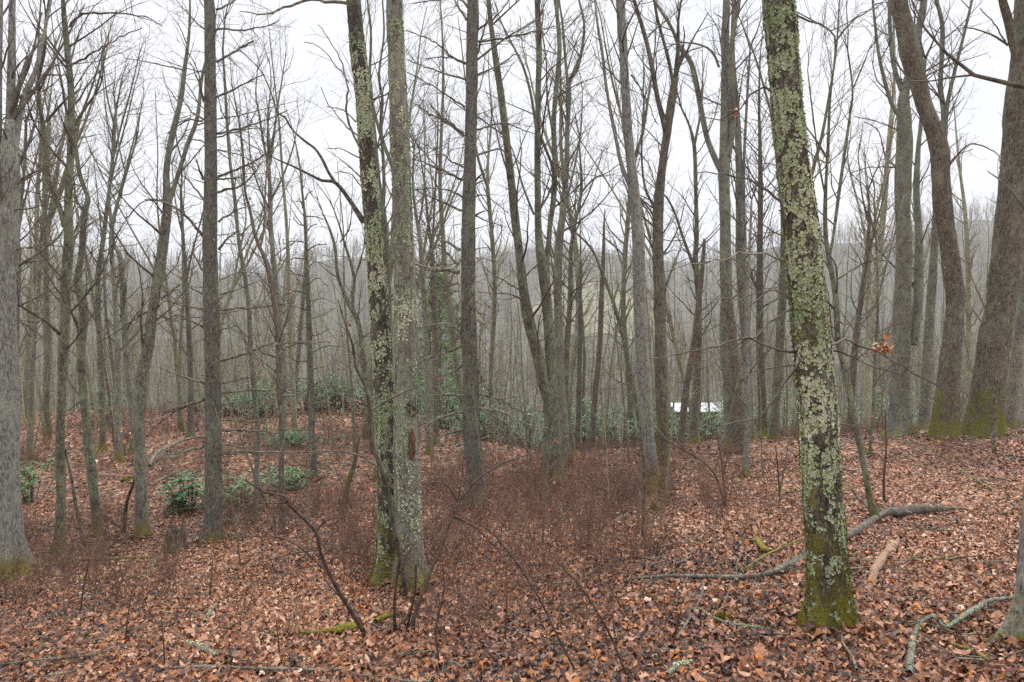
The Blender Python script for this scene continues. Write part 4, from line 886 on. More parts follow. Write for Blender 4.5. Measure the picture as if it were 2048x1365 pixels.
def behind_rise(x, y):
    l = min(1, max(0, (1 - x) / 8.0)); return y > 19.5 - 3.0 * l
rs = random.Random(21)
def sky_gap(x, y):
    px = 1024 + F * x / y
    return behind_rise(x, y) and not (y < 46 and 845 < px < 915) and not (y < 45 and (590 < px < 700 or 1195 < px < 1250 or 985 < px < 1060))
for x, y in spread(165, 19, 72, .84, 1.5, rs, sky_gap, .85): plant('bare_tree', x, y, rs.uniform(.62, 1.05) if y < 27 or abs(x / y) > .58 else rs.uniform(.42, .82), rs.uniform(0, 6.28), rs)
for x, y in spread(105, 17, 60, .82, 1.3, rs, lambda x, y: behind_rise(x, y) and not (y < 46 and 845 < 1024 + F * x / y < 915), .9): plant('dead_conifer', x, y, rs.uniform(.6, 1.05), rs.uniform(0, 6.28), rs)
for x, y in spread(240, 14.5, 50, .82, .9, rs, lambda x, y: y > 17 or x < -4 or rs.random() < .3, 1.0): plant('bare_sapling', x, y, rs.uniform(.6, 1.15), rs.uniform(0, 6.28), rs, .09)

for x, y in spread(26, 7.0, 15, .42, .8, rs, lambda x, y: x < 4.2 and not (y < 8.2 and abs(x + 1) < 1.0), .8): plant('bare_sapling', x, y, rs.uniform(.28, .55), rs.uniform(0, 6.28), rs, .1)

# geometry-nodes scatter: one object, many instances
def scatter(name, pts, rot, scl, protos, kind='stuff', parent=None, label=None):
    me = bpy.data.meshes.new(name); me.vertices.add(len(pts)); me.vertices.foreach_set('co', np.asarray(pts, np.float32).ravel())
    a = me.attributes.new('rot', 'FLOAT_VECTOR', 'POINT'); a.data.foreach_set('vector', np.asarray(rot, np.float32).ravel())
    a = me.attributes.new('scl', 'FLOAT', 'POINT'); a.data.foreach_set('value', np.asarray(scl, np.float32))
    a = me.attributes.new('pick', 'INT', 'POINT'); a.data.foreach_set('value', np.random.RandomState(len(pts)).randint(0, len(protos), len(pts)).astype(np.int32))
    o = obj(name, me, parent, None, kind=kind)
    if label: o['label'] = label
    g = bpy.data.node_groups.new(name, 'GeometryNodeTree'); n, l = g.nodes, g.links
    g.interface.new_socket('Geometry', in_out='INPUT', socket_type='NodeSocketGeometry'); g.interface.new_socket('Geometry', in_out='OUTPUT', socket_type='NodeSocketGeometry')
    gi, go = n.new('NodeGroupInput'), n.new('NodeGroupOutput')
    ip = n.new('GeometryNodeInstanceOnPoints'); jn = n.new('GeometryNodeJoinGeometry')
    for p in protos:
        oi = n.new('GeometryNodeObjectInfo'); oi.inputs['Object'].default_value = p; oi.inputs['As Instance'].default_value = True
        l.new(oi.outputs['Geometry'], jn.inputs[0])
    def attr(nm, ty):
        t = n.new('GeometryNodeInputNamedAttribute'); t.data_type = ty; t.inputs['Name'].default_value = nm; return t.outputs['Attribute']
    er = n.new('FunctionNodeEulerToRotation'); l.new(attr('rot', 'FLOAT_VECTOR'), er.inputs[0])
    l.new(gi.outputs[0], ip.inputs['Points']); l.new(jn.outputs[0], ip.inputs['Instance']); ip.inputs['Pick Instance'].default_value = True
    l.new(attr('pick', 'INT'), ip.inputs['Instance Index']); l.new(er.outputs[0], ip.inputs['Rotation']); l.new(attr('scl', 'FLOAT'), ip.inputs['Scale'])
    l.new(ip.outputs[0], go.inputs[0])
    md = o.modifiers.new('scatter', 'NODES'); md.node_group = g
    return o

def far_proto(seed, H, r0, reddish):
    """a whole bare tree as light geometry for the distant wood"""
    rs = random.Random(seed); W = Wood(); rows = []; p = (0, 0, -.5); d = (rs.gauss(0, .05), rs.gauss(0, .05), 1)
    for k in range(9):
        rows.append(p + (r0 * (1 - .85 * k / 8),)); d = norm((d[0] + rs.gauss(0, .06), d[1] + rs.gauss(0, .06), d[2] + .1)); p = tuple(p[i] + d[i] * H / 8 for i in range(3))
    pth = np.array(rows); W.add([tuple(x) for x in pth[:, :3]], list(pth[:, 3]), 5)
    for j in range(26):
        t = .28 + .7 * (j + rs.random()) / 26; f = t * 8; q = at_arc(pth, f); i = min(int(f), 7)
        L = rs.uniform(1.2, 4.2) * (1.25 - .8 * t)
        grow(W, tuple(q[:3]), turned(norm(tuple(pth[i + 1, :3] - pth[i, :3])), rs.uniform(.4, .95), rs.uniform(0, 6.28)), L, max(.018, q[3] * .45), 1, 2, rs, .1, .12, (2, 2.4, 2), rmin=.014, sides=(3, 3, 3, 3))
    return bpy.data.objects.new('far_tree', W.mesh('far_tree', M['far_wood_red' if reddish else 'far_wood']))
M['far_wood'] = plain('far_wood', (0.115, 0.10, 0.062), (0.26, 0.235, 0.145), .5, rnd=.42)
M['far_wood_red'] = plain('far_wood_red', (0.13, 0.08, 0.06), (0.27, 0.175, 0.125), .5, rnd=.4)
FP = [far_proto(600 + k, H, r, k % 3 == 2) for k, (H, r) in enumerate(((17, .15), (20, .18), (15, .13), (18, .15), (13, .1), (16, .14)))]
nr = np.random.RandomState(9)
def far_points(n, d0, d1, u):
    d = np.sqrt(nr.uniform(d0 * d0, d1 * d1, n)); t = nr.uniform(-u, u, n); x = t * d; return np.stack([x, d, ground_z(x, d) - .1], -1)
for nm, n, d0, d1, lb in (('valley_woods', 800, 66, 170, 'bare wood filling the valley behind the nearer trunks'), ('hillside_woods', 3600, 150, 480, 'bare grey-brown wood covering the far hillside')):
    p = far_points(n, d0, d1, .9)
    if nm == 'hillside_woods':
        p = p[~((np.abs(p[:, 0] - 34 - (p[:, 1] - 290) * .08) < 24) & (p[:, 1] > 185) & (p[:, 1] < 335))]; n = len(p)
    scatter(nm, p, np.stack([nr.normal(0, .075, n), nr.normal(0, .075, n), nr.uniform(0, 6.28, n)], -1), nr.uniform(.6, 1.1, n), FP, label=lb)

# pale grassy clearing on the far hillside
def meadow():
    xs, ys = np.linspace(-1, 1, 26), np.linspace(-1, 1, 26); X, Y = np.meshgrid(xs, ys); k = 1 - .12 * np.sin(7 * np.arctan2(Y, X))
    s = np.sqrt(np.maximum(X ** 2, Y ** 2) / np.maximum(X ** 2 + Y ** 2, 1e-6)); X, Y = X * s * k * 24 + 34, Y * s * k * 48 + 285; Z = ground_z(X, Y) + .25
    idx = np.arange(26 * 26).reshape(26, 26); q = np.stack([idx[:-1, :-1], idx[:-1, 1:], idx[1:, 1:], idx[1:, :-1]], -1).reshape(-1, 4)
    obj('meadow', mesh_np('meadow', np.stack([X, Y, Z], -1).reshape(-1, 3), [q], plain('meadow', (0.15, 0.15, 0.085), (0.23, 0.22, 0.13), .2)), None, None, kind='structure')
meadow()

# huckleberry brush: knee-high reddish brown twigs in patches
def brush_proto(seed):
    rs = random.Random(seed); W = Wood()
    for k in range(rs.randint(4, 8)):
        a = rs.uniform(0, 6.28); r = rs.uniform(0, .14)
        grow(W, (r * cos(a), r * sin(a), -.03), norm((rs.gauss(0, .3), rs.gauss(0, .3), 1)), rs.uniform(.25, .75), rs.uniform(.0025, .005), 1, 3, rs, .12, .2, (5, 9, 9), (.4, .9), .0015)
    return bpy.data.objects.new('brush', W.mesh('brush', M['brush']))
BP = [brush_proto(700 + k) for k in range(7)]
bp = []
while len(bp) < 2700:
    d = sqrt(nr.uniform(4.6 ** 2, 27 ** 2)); u = nr.uniform(-.82, .82); x, y = u * d, d
    px = 1024 + F * u
    dens = float(vnoise(np.array([[x * .35, y * .35, 0]]), 51)[0] * .6 + vnoise(np.array([[x * 1.1, y * 1.1, 0]]), 52)[0] * .4)
    want = .455 if px < 1300 else .55
    if d < 6.2: want = .55 if px < 1250 else .82
    elif d > 11: want = .56 if x < 3 else .60
    if px > 1520 and d < 15.5: want = .80
    elif px > 1330 and d < 13: want = .72
    if 310 < px < 410 and 7.5 < d < 11.5 or 255 < px < 300 and 8 < d < 11: want += .12
    if dens > want + nr.uniform(-.16, .16): bp.append((x, y, gz(x, y)))
bp = np.array(bp); n = len(bp)
scatter('huckleberry_brush', bp, np.stack([nr.normal(0, .15, n), nr.normal(0, .15, n), nr.uniform(0, 6.28, n)], -1), nr.uniform(.45, 1.15, n) * np.interp(bp[:, 1], [5, 8, 11, 16], [.75, 1.05, 1.0, .75]), BP, label='knee-high reddish brown leafless brush over the slope')

# the green pine far down in the valley, seen between the trunks
def pine(x, y, H, label, seed):
    rs = random.Random(seed); b = (x, y, gz(x, y)); root = thing('green_pine', b, label, 'tree')
    W = Wood(); pth = np.array([(rs.gauss(0, .05), rs.gauss(0, .05), H * k / 8 - .2, .16 * (1 - k / 8.3)) for k in range(9)]); W.add([tuple(q) for q in pth[:, :3]], list(pth[:, 3]), 7); obj('trunk', W.mesh('trunk', M['pine_bark']), root)
    B = Wood(); V = []; T = []
    for k in range(110):
        z = H * (.15 + .84 * k / 110); a = k * 2.4; L = (H - z) * .34 + .25
        dr = (cos(a), sin(a), .18); end = (dr[0] * L, dr[1] * L, z + .18 * L); B.add([(0, 0, z), (end[0] * .5, end[1] * .5, z + .06 * L), end], [.025, .015, .006], 4)
        for j in range(130):
            t = rs.uniform(.25, 1.05); c = (end[0] * t + rs.gauss(0, .16), end[1] * t + rs.gauss(0, .16), z + .18 * L * t + rs.gauss(0, .09))
            e = norm((rs.gauss(0, 1) + dr[0], rs.gauss(0, 1) + dr[1], rs.gauss(0, .6) + .4)); s = rs.uniform(.14, .28); w = (rs.gauss(0, .02), rs.gauss(0, .02), rs.gauss(0, .02))
            V += [(c[0] - w[0], c[1] - w[1], c[2] - w[2]), (c[0] + w[0], c[1] + w[1], c[2] + w[2]), (c[0] + e[0] * s, c[1] + e[1] * s, c[2] + e[2] * s)]; T += [rs.random()] * 3
    obj('limbs', B.mesh('limbs', M['pine_bark']), root); obj('crown', mesh_np('crown', V, [np.arange(len(V)).reshape(-1, 3)], M['needle'], T, False), root)
pine(-4.55, 43, 11.0, 'young green pine far down the valley, seen just left of the middle pine', 3)

# ------------------------------------------------------------------ green rhododendron bushes
def rhodo(px, top, wpx, d, label, seed, n=None, group=None, sparse=1.0):
    rs = random.Random(seed); c = P3(px, top - (14 if d > 20 else 0), d); gzv = gz(c[0], d); w = .56 * wpx * d / F; h = max(.35, c[2] - gzv)
    root = thing('rhododendron', (c[0], d, gzv), label, 'bush', group); W = Wood(); V, Fc, T = [], [], []
    n = n or int(50 + 165 * min(w, 2.5) * sparse); cl = [(rs.uniform(-.8, .8), rs.uniform(-.8, .8), rs.uniform(.4, 1)) for _ in range(7)]
    for k in range(n):
        q0 = rs.choice(cl); a = rs.uniform(0, 6.28); p = (w * (q0[0] * 1.15 + rs.gauss(0, .42)), w * (q0[1] * 1.15 + rs.gauss(0, .42)), max(.05, h * min(1.15, q0[2] * .8 + rs.gauss(.08, .24)))); z = p[2]
        if k % 3 == 0: W.add([(p[0] * .25, p[1] * .25, -.05), (p[0] * .7, p[1] * .7, z * .55), p], [.012, .008, .003], 4)
        tw = rs.random(); dr0 = rs.uniform(0, 6.28)
        for j in range(rs.randint(4, 7)):          # a whorl of drooping leathery leaves
            az = dr0 + j * 1.1 + rs.gauss(0, .2); L = rs.uniform(.07, .13) * (1 + .03 * d * .3); wd = L * .17; dz = rs.uniform(-.75, .35)
            ux, uy = cos(az), sin(az); q = [(p[0], p[1], p[2]), (p[0] + ux * L * .5 - uy * wd, p[1] + uy * L * .5 + ux * wd, p[2] + dz * L * .4 + .01), (p[0] + ux * L, p[1] + uy * L, p[2] + dz * L), (p[0] + ux * L * .5 + uy * wd, p[1] + uy * L * .5 - ux * wd, p[2] + dz * L * .4 + .01)]
            o = len(V); V += q; Fc.append((o, o + 1, o + 2, o + 3)); T += [min(1, max(0, tw * .6 + rs.gauss(.2, .2)))] * 4
    obj('stems', W.mesh('stems', M['shrub_stem']), root); obj('foliage', mesh_np('foliage', V, [np.array(Fc)], M['rhodo'], T, False), root)
RB = [(380, 958, 62, 11.3, 'small green rhododendron against the left side of the left pine', .38), (352, 998, 28, 11.2, 'tiny green rhododendron sprig left of the left pine above the stump', .6),
      (485, 945, 100, 12, 'loose green rhododendron just right of the left pine', .5), (585, 950, 90, 13, 'sparse green rhododendron below the slender dead conifer', .5), (60, 925, 75, 13, 'dim green rhododendron by the foot of the left-edge oak', .6),
      (540, 790, 90, 24, 'dark rhododendron far back, left part of the green thicket left of the twin trunks', 1), (612, 775, 100, 25, 'bright green rhododendron in the middle of the thicket left of the twin trunks', 1.3), (690, 770, 80, 26, 'rhododendron at the right end of the thicket, touching the twin trunks', 1.2),
      (590, 860, 80, 18, 'low rhododendron in front of the green thicket left of the twin trunks', .8), (880, 768, 110, 26, 'rhododendron seen in the gap just left of the middle pine', 1.1), (985, 775, 120, 26, 'rhododendron seen just right of the middle pine', .9),
      (1165, 832, 110, 22, 'bushy green rhododendron right of the V-shaped tree', 1.3), (1245, 838, 110, 22.5, 'green rhododendron left of the pale burl-footed tree', 1.2), (1060, 838, 90, 24, 'small rhododendron half hidden behind the V-shaped tree', .9),
      (1360, 842, 70, 26, 'rhododendron under the left half of the white roof', 1.2), (1425, 842, 80, 27, 'rhododendron under the right half of the white roof', 1.4), (1500, 818, 100, 25, 'rhododendron behind the pale young trunk', .8),
      (205, 805, 50, 24, 'faint green rhododendron far back among the left trunks', .8), (1725, 800, 110, 26, 'dim green rhododendron far behind the curving double-stemmed tree', .7), (1580, 815, 100, 27, 'rhododendron glimpsed far behind the left edge of the big lichen tree', 1), (935, 825, 80, 22, 'low rhododendron beyond the rise directly behind the middle pine', .9), (1310, 845, 80, 23, 'rhododendron directly behind the pale burl-footed tree', 1), (1830, 800, 100, 27, 'dim rhododendron behind the greenish multi-stemmed tree', .8), (760, 790, 90, 25, 'rhododendron behind the twin trunks', 1.1), (470, 800, 70, 25, 'dark rhododendron right of the left pine, far back', 1), (400, 800, 50, 27, 'distant rhododendron behind the left pine', .6)]
for k, (px, top, w, d, lb, s) in enumerate(RB): rhodo(px, top, w, d, lb, 40 + k, sparse=s)

# ------------------------------------------------------------------ leafless shrubs and whips of the foreground
def shrub(label, stems, d=None, seed=0, mat='shrub_stem', cat='shrub', name='bare_shrub', tw=1.0):
    rs = random.Random(seed); b = hit(stems[0][0][0], stems[0][0][1])
    if d is not None: q = P3(stems[0][0][0], stems[0][0][1], d); b = (q[0], d, min(q[2], gz(q[0], d)))
    d = b[1]; root = thing(name, b, label, cat); W = Wood(); first = True; main = None
    for st in stems:
        sl = rs.uniform(-.5, .5); acc = 0; rr = []; dd = d
        if main is not None:
            p0 = P3(st[0][0], st[0][1], d); dd = main[np.argmin(((main[:, 0] - p0[0]) ** 2 + (main[:, 2] - p0[2]) ** 2))][1]
        w0 = st[0][2]
        for k, t in enumerate(st):
            w = t[2] if len(t) > 2 else max(1.4, w0 * (1 - .75 * k / (len(st) - 1)))
            q = P3(t[0], t[1], dd + acc); rr.append((q[0], q[1], q[2], rad(w * 1.25, d)))
            if k + 1 < len(st): acc += sl * sqrt((st[k + 1][0] - t[0]) ** 2 + (st[k + 1][1] - t[1]) ** 2) * d / F
        pth = catmull(rr, .05); main = pth if main is None else np.concatenate([main, pth])
        SW = Wood(); SW.add([tuple(x) for x in pth[:, :3]], list(pth[:, 3]), 7)
        obj('stem', SW.mesh('stem', M[mat], b), root)
        L = len(pth) * .05
        for j in range(int(L * 4.5 * tw)):
            f = rs.uniform(.25, 1) * (len(pth) - 1); q = at_arc(pth, f); i = min(int(f), len(pth) - 2)
            grow(W, tuple(q[:3]), turned(norm(tuple(pth[i + 1, :3] - pth[i, :3])), rs.uniform(.5, 1.1), rs.uniform(0, 6.28)), rs.uniform(.1, .5), max(.0013, min(.0035, q[3] * .5)), 2, 3, rs, .04, .14, (3, 3, 4), rmin=.0011)
    if W.b: obj('twigs', W.mesh('twigs', M[mat], b), root)
shrub('bare brown shrub leaning left in front of the twin trunks, rooted by the yellow moss', [[(735, 1275, 9), (700, 1220, 8), (660, 1150, 7), (640, 1100, 6), (632, 1065, 6), (605, 1035, 5), (578, 1010, 5), (568, 992, 4), (530, 985, 3), (490, 960, 2)],
      [(632, 1065, 4), (650, 1042, 3), (690, 1034), (745, 1040)], [(650, 1140, 4), (600, 1095), (560, 1075), (500, 1074), (430, 1076)], [(572, 1006, 3), (505, 1008), (470, 1018)], [(640, 1100, 3), (600, 1105), (540, 1120), (500, 1135)], [(690, 1205, 3), (650, 1160), (640, 1130)]], seed=1)
shrub('bare reddish shrub in front of the twin trunks, its stem leaning right', [[(818, 1265, 8), (840, 1200, 7), (860, 1145, 7), (880, 1100, 6), (900, 1045, 6), (917, 1008, 5), (945, 968, 4), (975, 945, 4), (1010, 925, 3), (1070, 905, 2)],
      [(917, 1005, 4), (895, 972, 3), (880, 965), (820, 970), (760, 975)], [(905, 1032, 4), (950, 1055, 3), (985, 1090), (1005, 1110)], [(813, 1262, 5), (830, 1180, 4), (832, 1130, 3)], [(876, 1120, 3), (865, 1088), (850, 1068)], [(945, 968, 3), (1000, 965), (1060, 925), (1110, 910)], [(917, 1005, 3), (922, 960), (928, 915)]], seed=2)
shrub('thin upright bare whip between the two leaning shrubs before the twin trunks', [[(790, 1268, 7), (789, 1200, 5), (796, 1140, 4), (800, 1105, 3), (792, 1085, 2)], [(798, 1140, 3), (830, 1160, 2), (870, 1185)], [(800, 1146, 3), (755, 1145), (700, 1144)], [(796, 1150, 3), (830, 1088), (880, 1065)]], seed=3)
shrub('dark slender sapling curving across the left twin trunk', [[(812, 1190, 9), (795, 1090, 9), (786, 1045, 8), (775, 985, 8), (760, 930, 8), (745, 890, 7), (740, 850, 6), (738, 800, 6), (725, 760, 5), (712, 735, 5), (705, 690, 4), (688, 640, 3), (676, 600, 2)],
      [(748, 930, 4), (715, 910, 3), (670, 903), (600, 905), (500, 905), (430, 908)], [(740, 822, 4), (800, 788, 3), (860, 760), (942, 702)], [(738, 815, 3), (690, 795), (640, 775), (575, 755)], [(790, 1050, 3), (830, 1030), (862, 995)]], d=5.9, seed=4, mat='twig')
shrub('long arching bare stem right of the reddish leaning shrub', [[(1150, 1340, 5), (1110, 1262, 4), (1080, 1200, 4), (1050, 1150, 4), (1020, 1108, 4), (980, 1062, 3), (930, 1035, 3), (870, 1003, 2), (800, 972, 2)], [(1050, 1150, 3), (1040, 1100), (1050, 1050), (1070, 1020)], [(1090, 1215, 2), (1060, 1190), (1015, 1195)]], seed=5, tw=.6)
shrub('small two-stemmed bare shrub on open leaves below the stout burled tree', [[(1452, 1018, 5), (1430, 950, 4), (1400, 920, 3), (1370, 902, 3), (1330, 880, 2)], [(1452, 1016, 4), (1446, 950, 3), (1440, 900, 3), (1430, 860, 2)], [(1446, 950, 3), (1460, 900), (1490, 860), (1520, 840)]], seed=6)
shrub('thin pale whip in front of the mossy burl', [[(1284, 1085, 6), (1288, 1000, 5), (1289, 955, 4), (1285, 900, 3), (1280, 850, 2)]], seed=7, tw=.6, mat='dead_branch')
shrub('thin mossy whip left of the leaning two-stemmed tree', [[(168, 1092, 7), (152, 1010, 6), (142, 950, 4), (130, 900, 3)]], seed=8, tw=.7, mat='dead_branch')
shrub('crooked whip between the swollen-elbow tree and the leaning two-stemmed tree', [[(246, 1072, 9), (254, 1005, 6), (268, 965, 5), (275, 930, 3)], [(246, 1060, 4), (215, 1035, 3), (180, 1018, 2), (140, 1015)]], seed=9, tw=.6)
shrub('thin dark whip standing right of the curving double-stemmed tree, above the fallen bough', [[(1768, 1005, 5), (1768, 950, 4), (1772, 900, 3), (1770, 820, 2)]], seed=10, tw=.8)
shrub('short crooked sapling before the thickest brown trunk', [[(1990, 912, 8), (1986, 880, 6), (1992, 850, 5), (1988, 800, 3), (1994, 740, 2)]], seed=11, tw=.9, mat='dead_branch')
shrub('bare whip rising from the bottom edge left of centre', [[(880, 1340, 4), (872, 1260, 4), (888, 1180, 3), (884, 1120, 2)]], seed=12, tw=.4)
shrub('bare whip rising near the bottom edge right of the arching stem', [[(1255, 1355, 5), (1215, 1260, 4), (1165, 1180, 3), (1120, 1130, 2)]], seed=13, tw=.5)
SEED = ('by the foot of the left-edge oak', 'at the bottom edge, above the long thin pale stick', 'below the left pine', 'in front of the grey fallen branch', 'at the bottom, left of the yellow mossy log', 'in front of the middle pine, near the bottom',
        'right of the arching stem, near the bottom', 'close left of the big lichen tree, upslope', 'midway between the twin trunks and the arching stem', 'at the lower left, left of the lichen-lump stick', 'below the V-shaped tree', 'behind the big lichen tree on the right')
for k, (px, py) in enumerate(((60, 1110), (330, 1340), (420, 1190), (160, 1230), (560, 1320), (1010, 1290), (1345, 1300), (1560, 1010), (1000, 1130), (250, 1290), (1180, 1090), (1610, 940))):
    h = 70 + (k * 37) % 70; q = (k * 53) % 40 - 20
    shrub('spindly leafless seedling in the leaves ' + SEED[k], [[(px, py, 3), (px + q * .4, py - h * .5, 2.5), (px + q, py - h, 1.5)]], seed=60 + k, tw=1.2, name='leafless_seedling')

# ------------------------------------------------------------------ wood lying on the ground
def fallen(name, label, cat, pts, mat, sides=12, lift=.75, seed=0, twigs=(), w_mul=1.0, rough=.5):
    rows = []
    for t in pts:
        p = hit(t[0], t[1]); r = rad(t[2], p[1]) * w_mul * .9; rows.append((p[0], p[1], p[2] + r * lift + .03 + (t[3] if len(t) > 3 else 0), r))
    b = (rows[len(rows) // 2][0], rows[len(rows) // 2][1], gz(rows[len(rows) // 2][0], rows[len(rows) // 2][1]))
    root = thing(name, b, label, cat)
    rs = random.Random(900 + seed); pth = catmull(rows, .05)
    for k in range(1, len(pth) - 1, 2):           # crooked, knotty, uneven
        for c in range(3): pth[k, c] += rs.gauss(0, .16 * pth[k, 3])
    pth[:, 3] *= .92 + .35 * (vnoise(pth[:, :3] * 4.0, seed) - .5)
    me, info = trunk_mesh('bough', pth, sides, rough * 1.5, seed + 3, M[mat], b); obj('bough', me, root)
    if mat == 'lichen_bough': flakes(info, pth, 220, seed + 70, .0075, -2, 3, .30, b, 'lichen', 'lichen', root, freq=14.0)
    for k in range(int(len(pth) * .05 / .4)):     # broken stubs
        i = rs.randrange(1, len(pth) - 1); dv = turned(norm(tuple(pth[i + 1, :3] - pth[i - 1, :3])), rs.uniform(.6, 1.2), rs.uniform(0, 6.28)); L = rs.uniform(.5, 2.2) * pth[i, 3] + rs.uniform(.02, .09); r = pth[i, 3] * rs.uniform(.25, .45)
        if dv[2] < -.2: continue
        W = Wood(); W.add([tuple(pth[i, c] + dv[c] * L * t for c in range(3)) for t in (0, .5, .93, 1)], [r * 1.3, r, r * .9, r * .25], 7); obj('stub', W.mesh('stub', M[mat], b), root)
    for tw in twigs:
        rr = []
        for k, t in enumerate(tw):
            p = hit(t[0], t[1]); r = rad(t[2], p[1]); rr.append((p[0], p[1], p[2] + .03 + r, r))
        W = Wood(); pth = catmull(rr, .06); W.add([tuple(x) for x in pth[:, :3]], list(pth[:, 3]), 6); obj('side_branch', W.mesh('side_branch', M[mat], b), root)
    return root
M['bough_bark'] = bark('bough_bark', (0.05, 0.041, 0.034), (0.21, 0.17, 0.14), 0.35, (0.3, 0.31, 0.25), 0, fs=1.5)
M['lichen_bough'] = bark('lichen_bough', (0.06, 0.053, 0.045), (0.24, 0.22, 0.18), 0.5, (0.34, 0.37, 0.28), 0, fs=2)
M['mossy_stick'] = plain('mossy_stick', (0.09, 0.075, 0.012), (0.30, 0.255, 0.03), 40, bump=.8)
fallen('fallen_bough', 'long fallen bough running behind the big lichen tree from the left out to the right', 'branch', [(1262, 1167, 6), (1330, 1162, 9), (1400, 1164, 12), (1480, 1166, 14), (1540, 1158, 16), (1590, 1135, 18), (1650, 1105, 20), (1710, 1075, 18), (1760, 1046, 19, .02), (1800, 1038, 22, .02), (1870, 1031, 17, .02), (1935, 1026, 3, .01)], 'bough_bark', seed=1,
       twigs=[[(1408, 1172, 5), (1400, 1210, 6), (1375, 1255, 6), (1352, 1290, 5)], [(1462, 1172, 5), (1455, 1200, 4), (1442, 1228, 3)]])
fallen('barkless_log', 'short barkless tan log lying right of the big lichen tree', 'log', [(1738, 1190, 7), (1741, 1178, 19), (1751, 1150, 23), (1768, 1122, 21), (1790, 1098, 17), (1798, 1088, 5)], 'wood', sides=18, seed=2, rough=.5, lift=.4)
fallen('lichen_branch', 'crooked lichen-grey fallen branch at the lower right', 'branch', [(1818, 1362, 17), (1823, 1310, 16), (1830, 1278, 13), (1842, 1266, 12, .02), (1866, 1261, 11, .05), (1890, 1274, 10, .02), (1935, 1250, 14, .03), (1985, 1222, 11, .03), (2032, 1205, 7)], 'lichen_bough', seed=3, rough=.6)
fallen('dark_stick', 'short dark wet stick beside the crooked lichen branch at the lower right', 'stick', [(1902, 1300, 10), (1940, 1315, 12), (1978, 1335, 8)], 'dark_bark', seed=4)
fallen('lichen_stick', 'lichen-tufted stick cut by the bottom edge right of centre', 'stick', [(1335, 1362, 10), (1355, 1345, 12), (1385, 1335, 7)], 'lichen_bough', seed=5)
fallen('mossy_stick', 'yellow mossy rotting stick with three moss knobs, left of the big lichen tree', 'stick', [(1512, 1085, 10), (1518, 1098, 17), (1524, 1105, 12), (1532, 1112, 17)], 'mossy_stick', seed=6)
fallen('dark_stick', 'dark thin stick left of the big lichen tree, in front of the mossy stick', 'stick', [(1490, 1145, 5), (1530, 1120, 6), (1560, 1105, 6), (1602, 1085, 4)], 'dark_bark', seed=7)
fallen('mossy_log', 'yellow moss-covered fallen stick with a fat hump beside the left leaning shrub', 'log', [(535, 1278, 5), (590, 1275, 8), (650, 1272, 9), (682, 1268, 24), (705, 1264, 26), (722, 1262, 10)], 'mossy_stick', sides=14, lift=.2, seed=8)
fallen('mossy_log', 'small yellow mossy log end between the two leaning shrubs', 'log', [(752, 1255, 14), (768, 1246, 16), (785, 1240, 10)], 'mossy_stick', seed=9)
fallen('fallen_stick', 'long thin pale stick lying along the bottom edge at the left', 'stick', [(300, 1350, 5), (360, 1346, 6), (420, 1344, 7), (500, 1348, 8), (560, 1350, 9), (640, 1352, 8), (700, 1349, 5)], 'bough_bark', seed=10)
fallen('lichen_stick', 'stick with a lichen-white lump left of the bottom centre', 'stick', [(372, 1294, 5), (395, 1302, 10), (415, 1312, 12), (432, 1320, 5)], 'lichen_bough', seed=11)
fallen('fallen_branch', 'grey fallen branch lying left to right behind the left-edge oak foot', 'branch', [(55, 1142, 6), (110, 1136, 8), (165, 1127, 9), (220, 1126, 9), (270, 1122, 7), (320, 1121, 5)], 'grey_bark', seed=12, twigs=[[(80, 1150, 4), (120, 1138, 4), (150, 1130, 3)], [(60, 1134, 4), (100, 1118, 4), (140, 1112, 3), (190, 1112, 3)]])
fallen('fallen_branch', 'dark fallen branch in front of the grey one, left side', 'branch', [(105, 1157, 6), (145, 1163, 7), (180, 1168, 6), (230, 1158, 5), (280, 1162, 4)], 'dark_bark', seed=13)
fallen('lichen_stick', 'short lichen-pale stick standing askew near the stump', 'stick', [(296, 1158, 5), (308, 1135, 7), (318, 1120, 6)], 'lichen_bough', seed=14)
fallen('lichen_stick', 'pale lichen stick pointing up slope left of the left leaning shrub', 'stick', [(410, 1252, 6), (422, 1230, 8), (434, 1214, 5)], 'lichen_bough', seed=15)
fallen('fallen_branch', 'pale crooked dead branch behind the leaning two-stemmed tree, propped on the slope', 'branch', [(300, 936, 7), (312, 918, 9, .05), (340, 905, 8, .1), (370, 895, 7, .15), (408, 888, 5, .15)], 'lichen_bough', seed=16, twigs=[[(318, 922, 4), (350, 918, 4), (385, 902, 3)], [(300, 975, 4), (340, 955, 5), (370, 942, 4)], [(310, 985, 4), (360, 962, 4), (400, 945, 3)]])
fallen('lichen_stick', 'whitish lichened stick on the leaves below the mossy burl', 'stick', [(1228, 1052, 8), (1245, 1042, 11), (1258, 1036, 6)], 'lichen_bough', seed=17)
fallen('lichen_stick', 'slim lichen-grey stick pointing down slope in front of the V-shaped tree', 'stick', [(1112, 1002, 5), (1120, 1025, 7), (1134, 1052, 5)], 'lichen_bough', seed=18)
fallen('fallen_stick', 'thin grey stick on the right-hand leaf slope above the fallen bough', 'stick', [(1915, 942, 5), (1945, 962, 6), (1985, 985, 5)], 'grey_bark', seed=19)
fallen('fallen_stick', 'pale narrow stick on the right slope, close under the slope stick', 'stick', [(2000, 1030, 4), (2020, 1033, 5), (2046, 1034, 5)], 'grey_bark', seed=20)
fallen('dark_stick', 'dark bent stick on the slope right of the barkless log', 'stick', [(1818, 1115, 5), (1838, 1130, 6), (1865, 1128, 5), (1912, 1118, 4)], 'dark_bark', seed=21)
fallen('lichen_stick', 'pale lichened stick in front of the long bough, left of the big lichen tree', 'stick', [(1398, 1228, 5), (1425, 1245, 7), (1460, 1258, 6), (1520, 1265, 4), (1560, 1275, 3)], 'lichen_bough', seed=22)
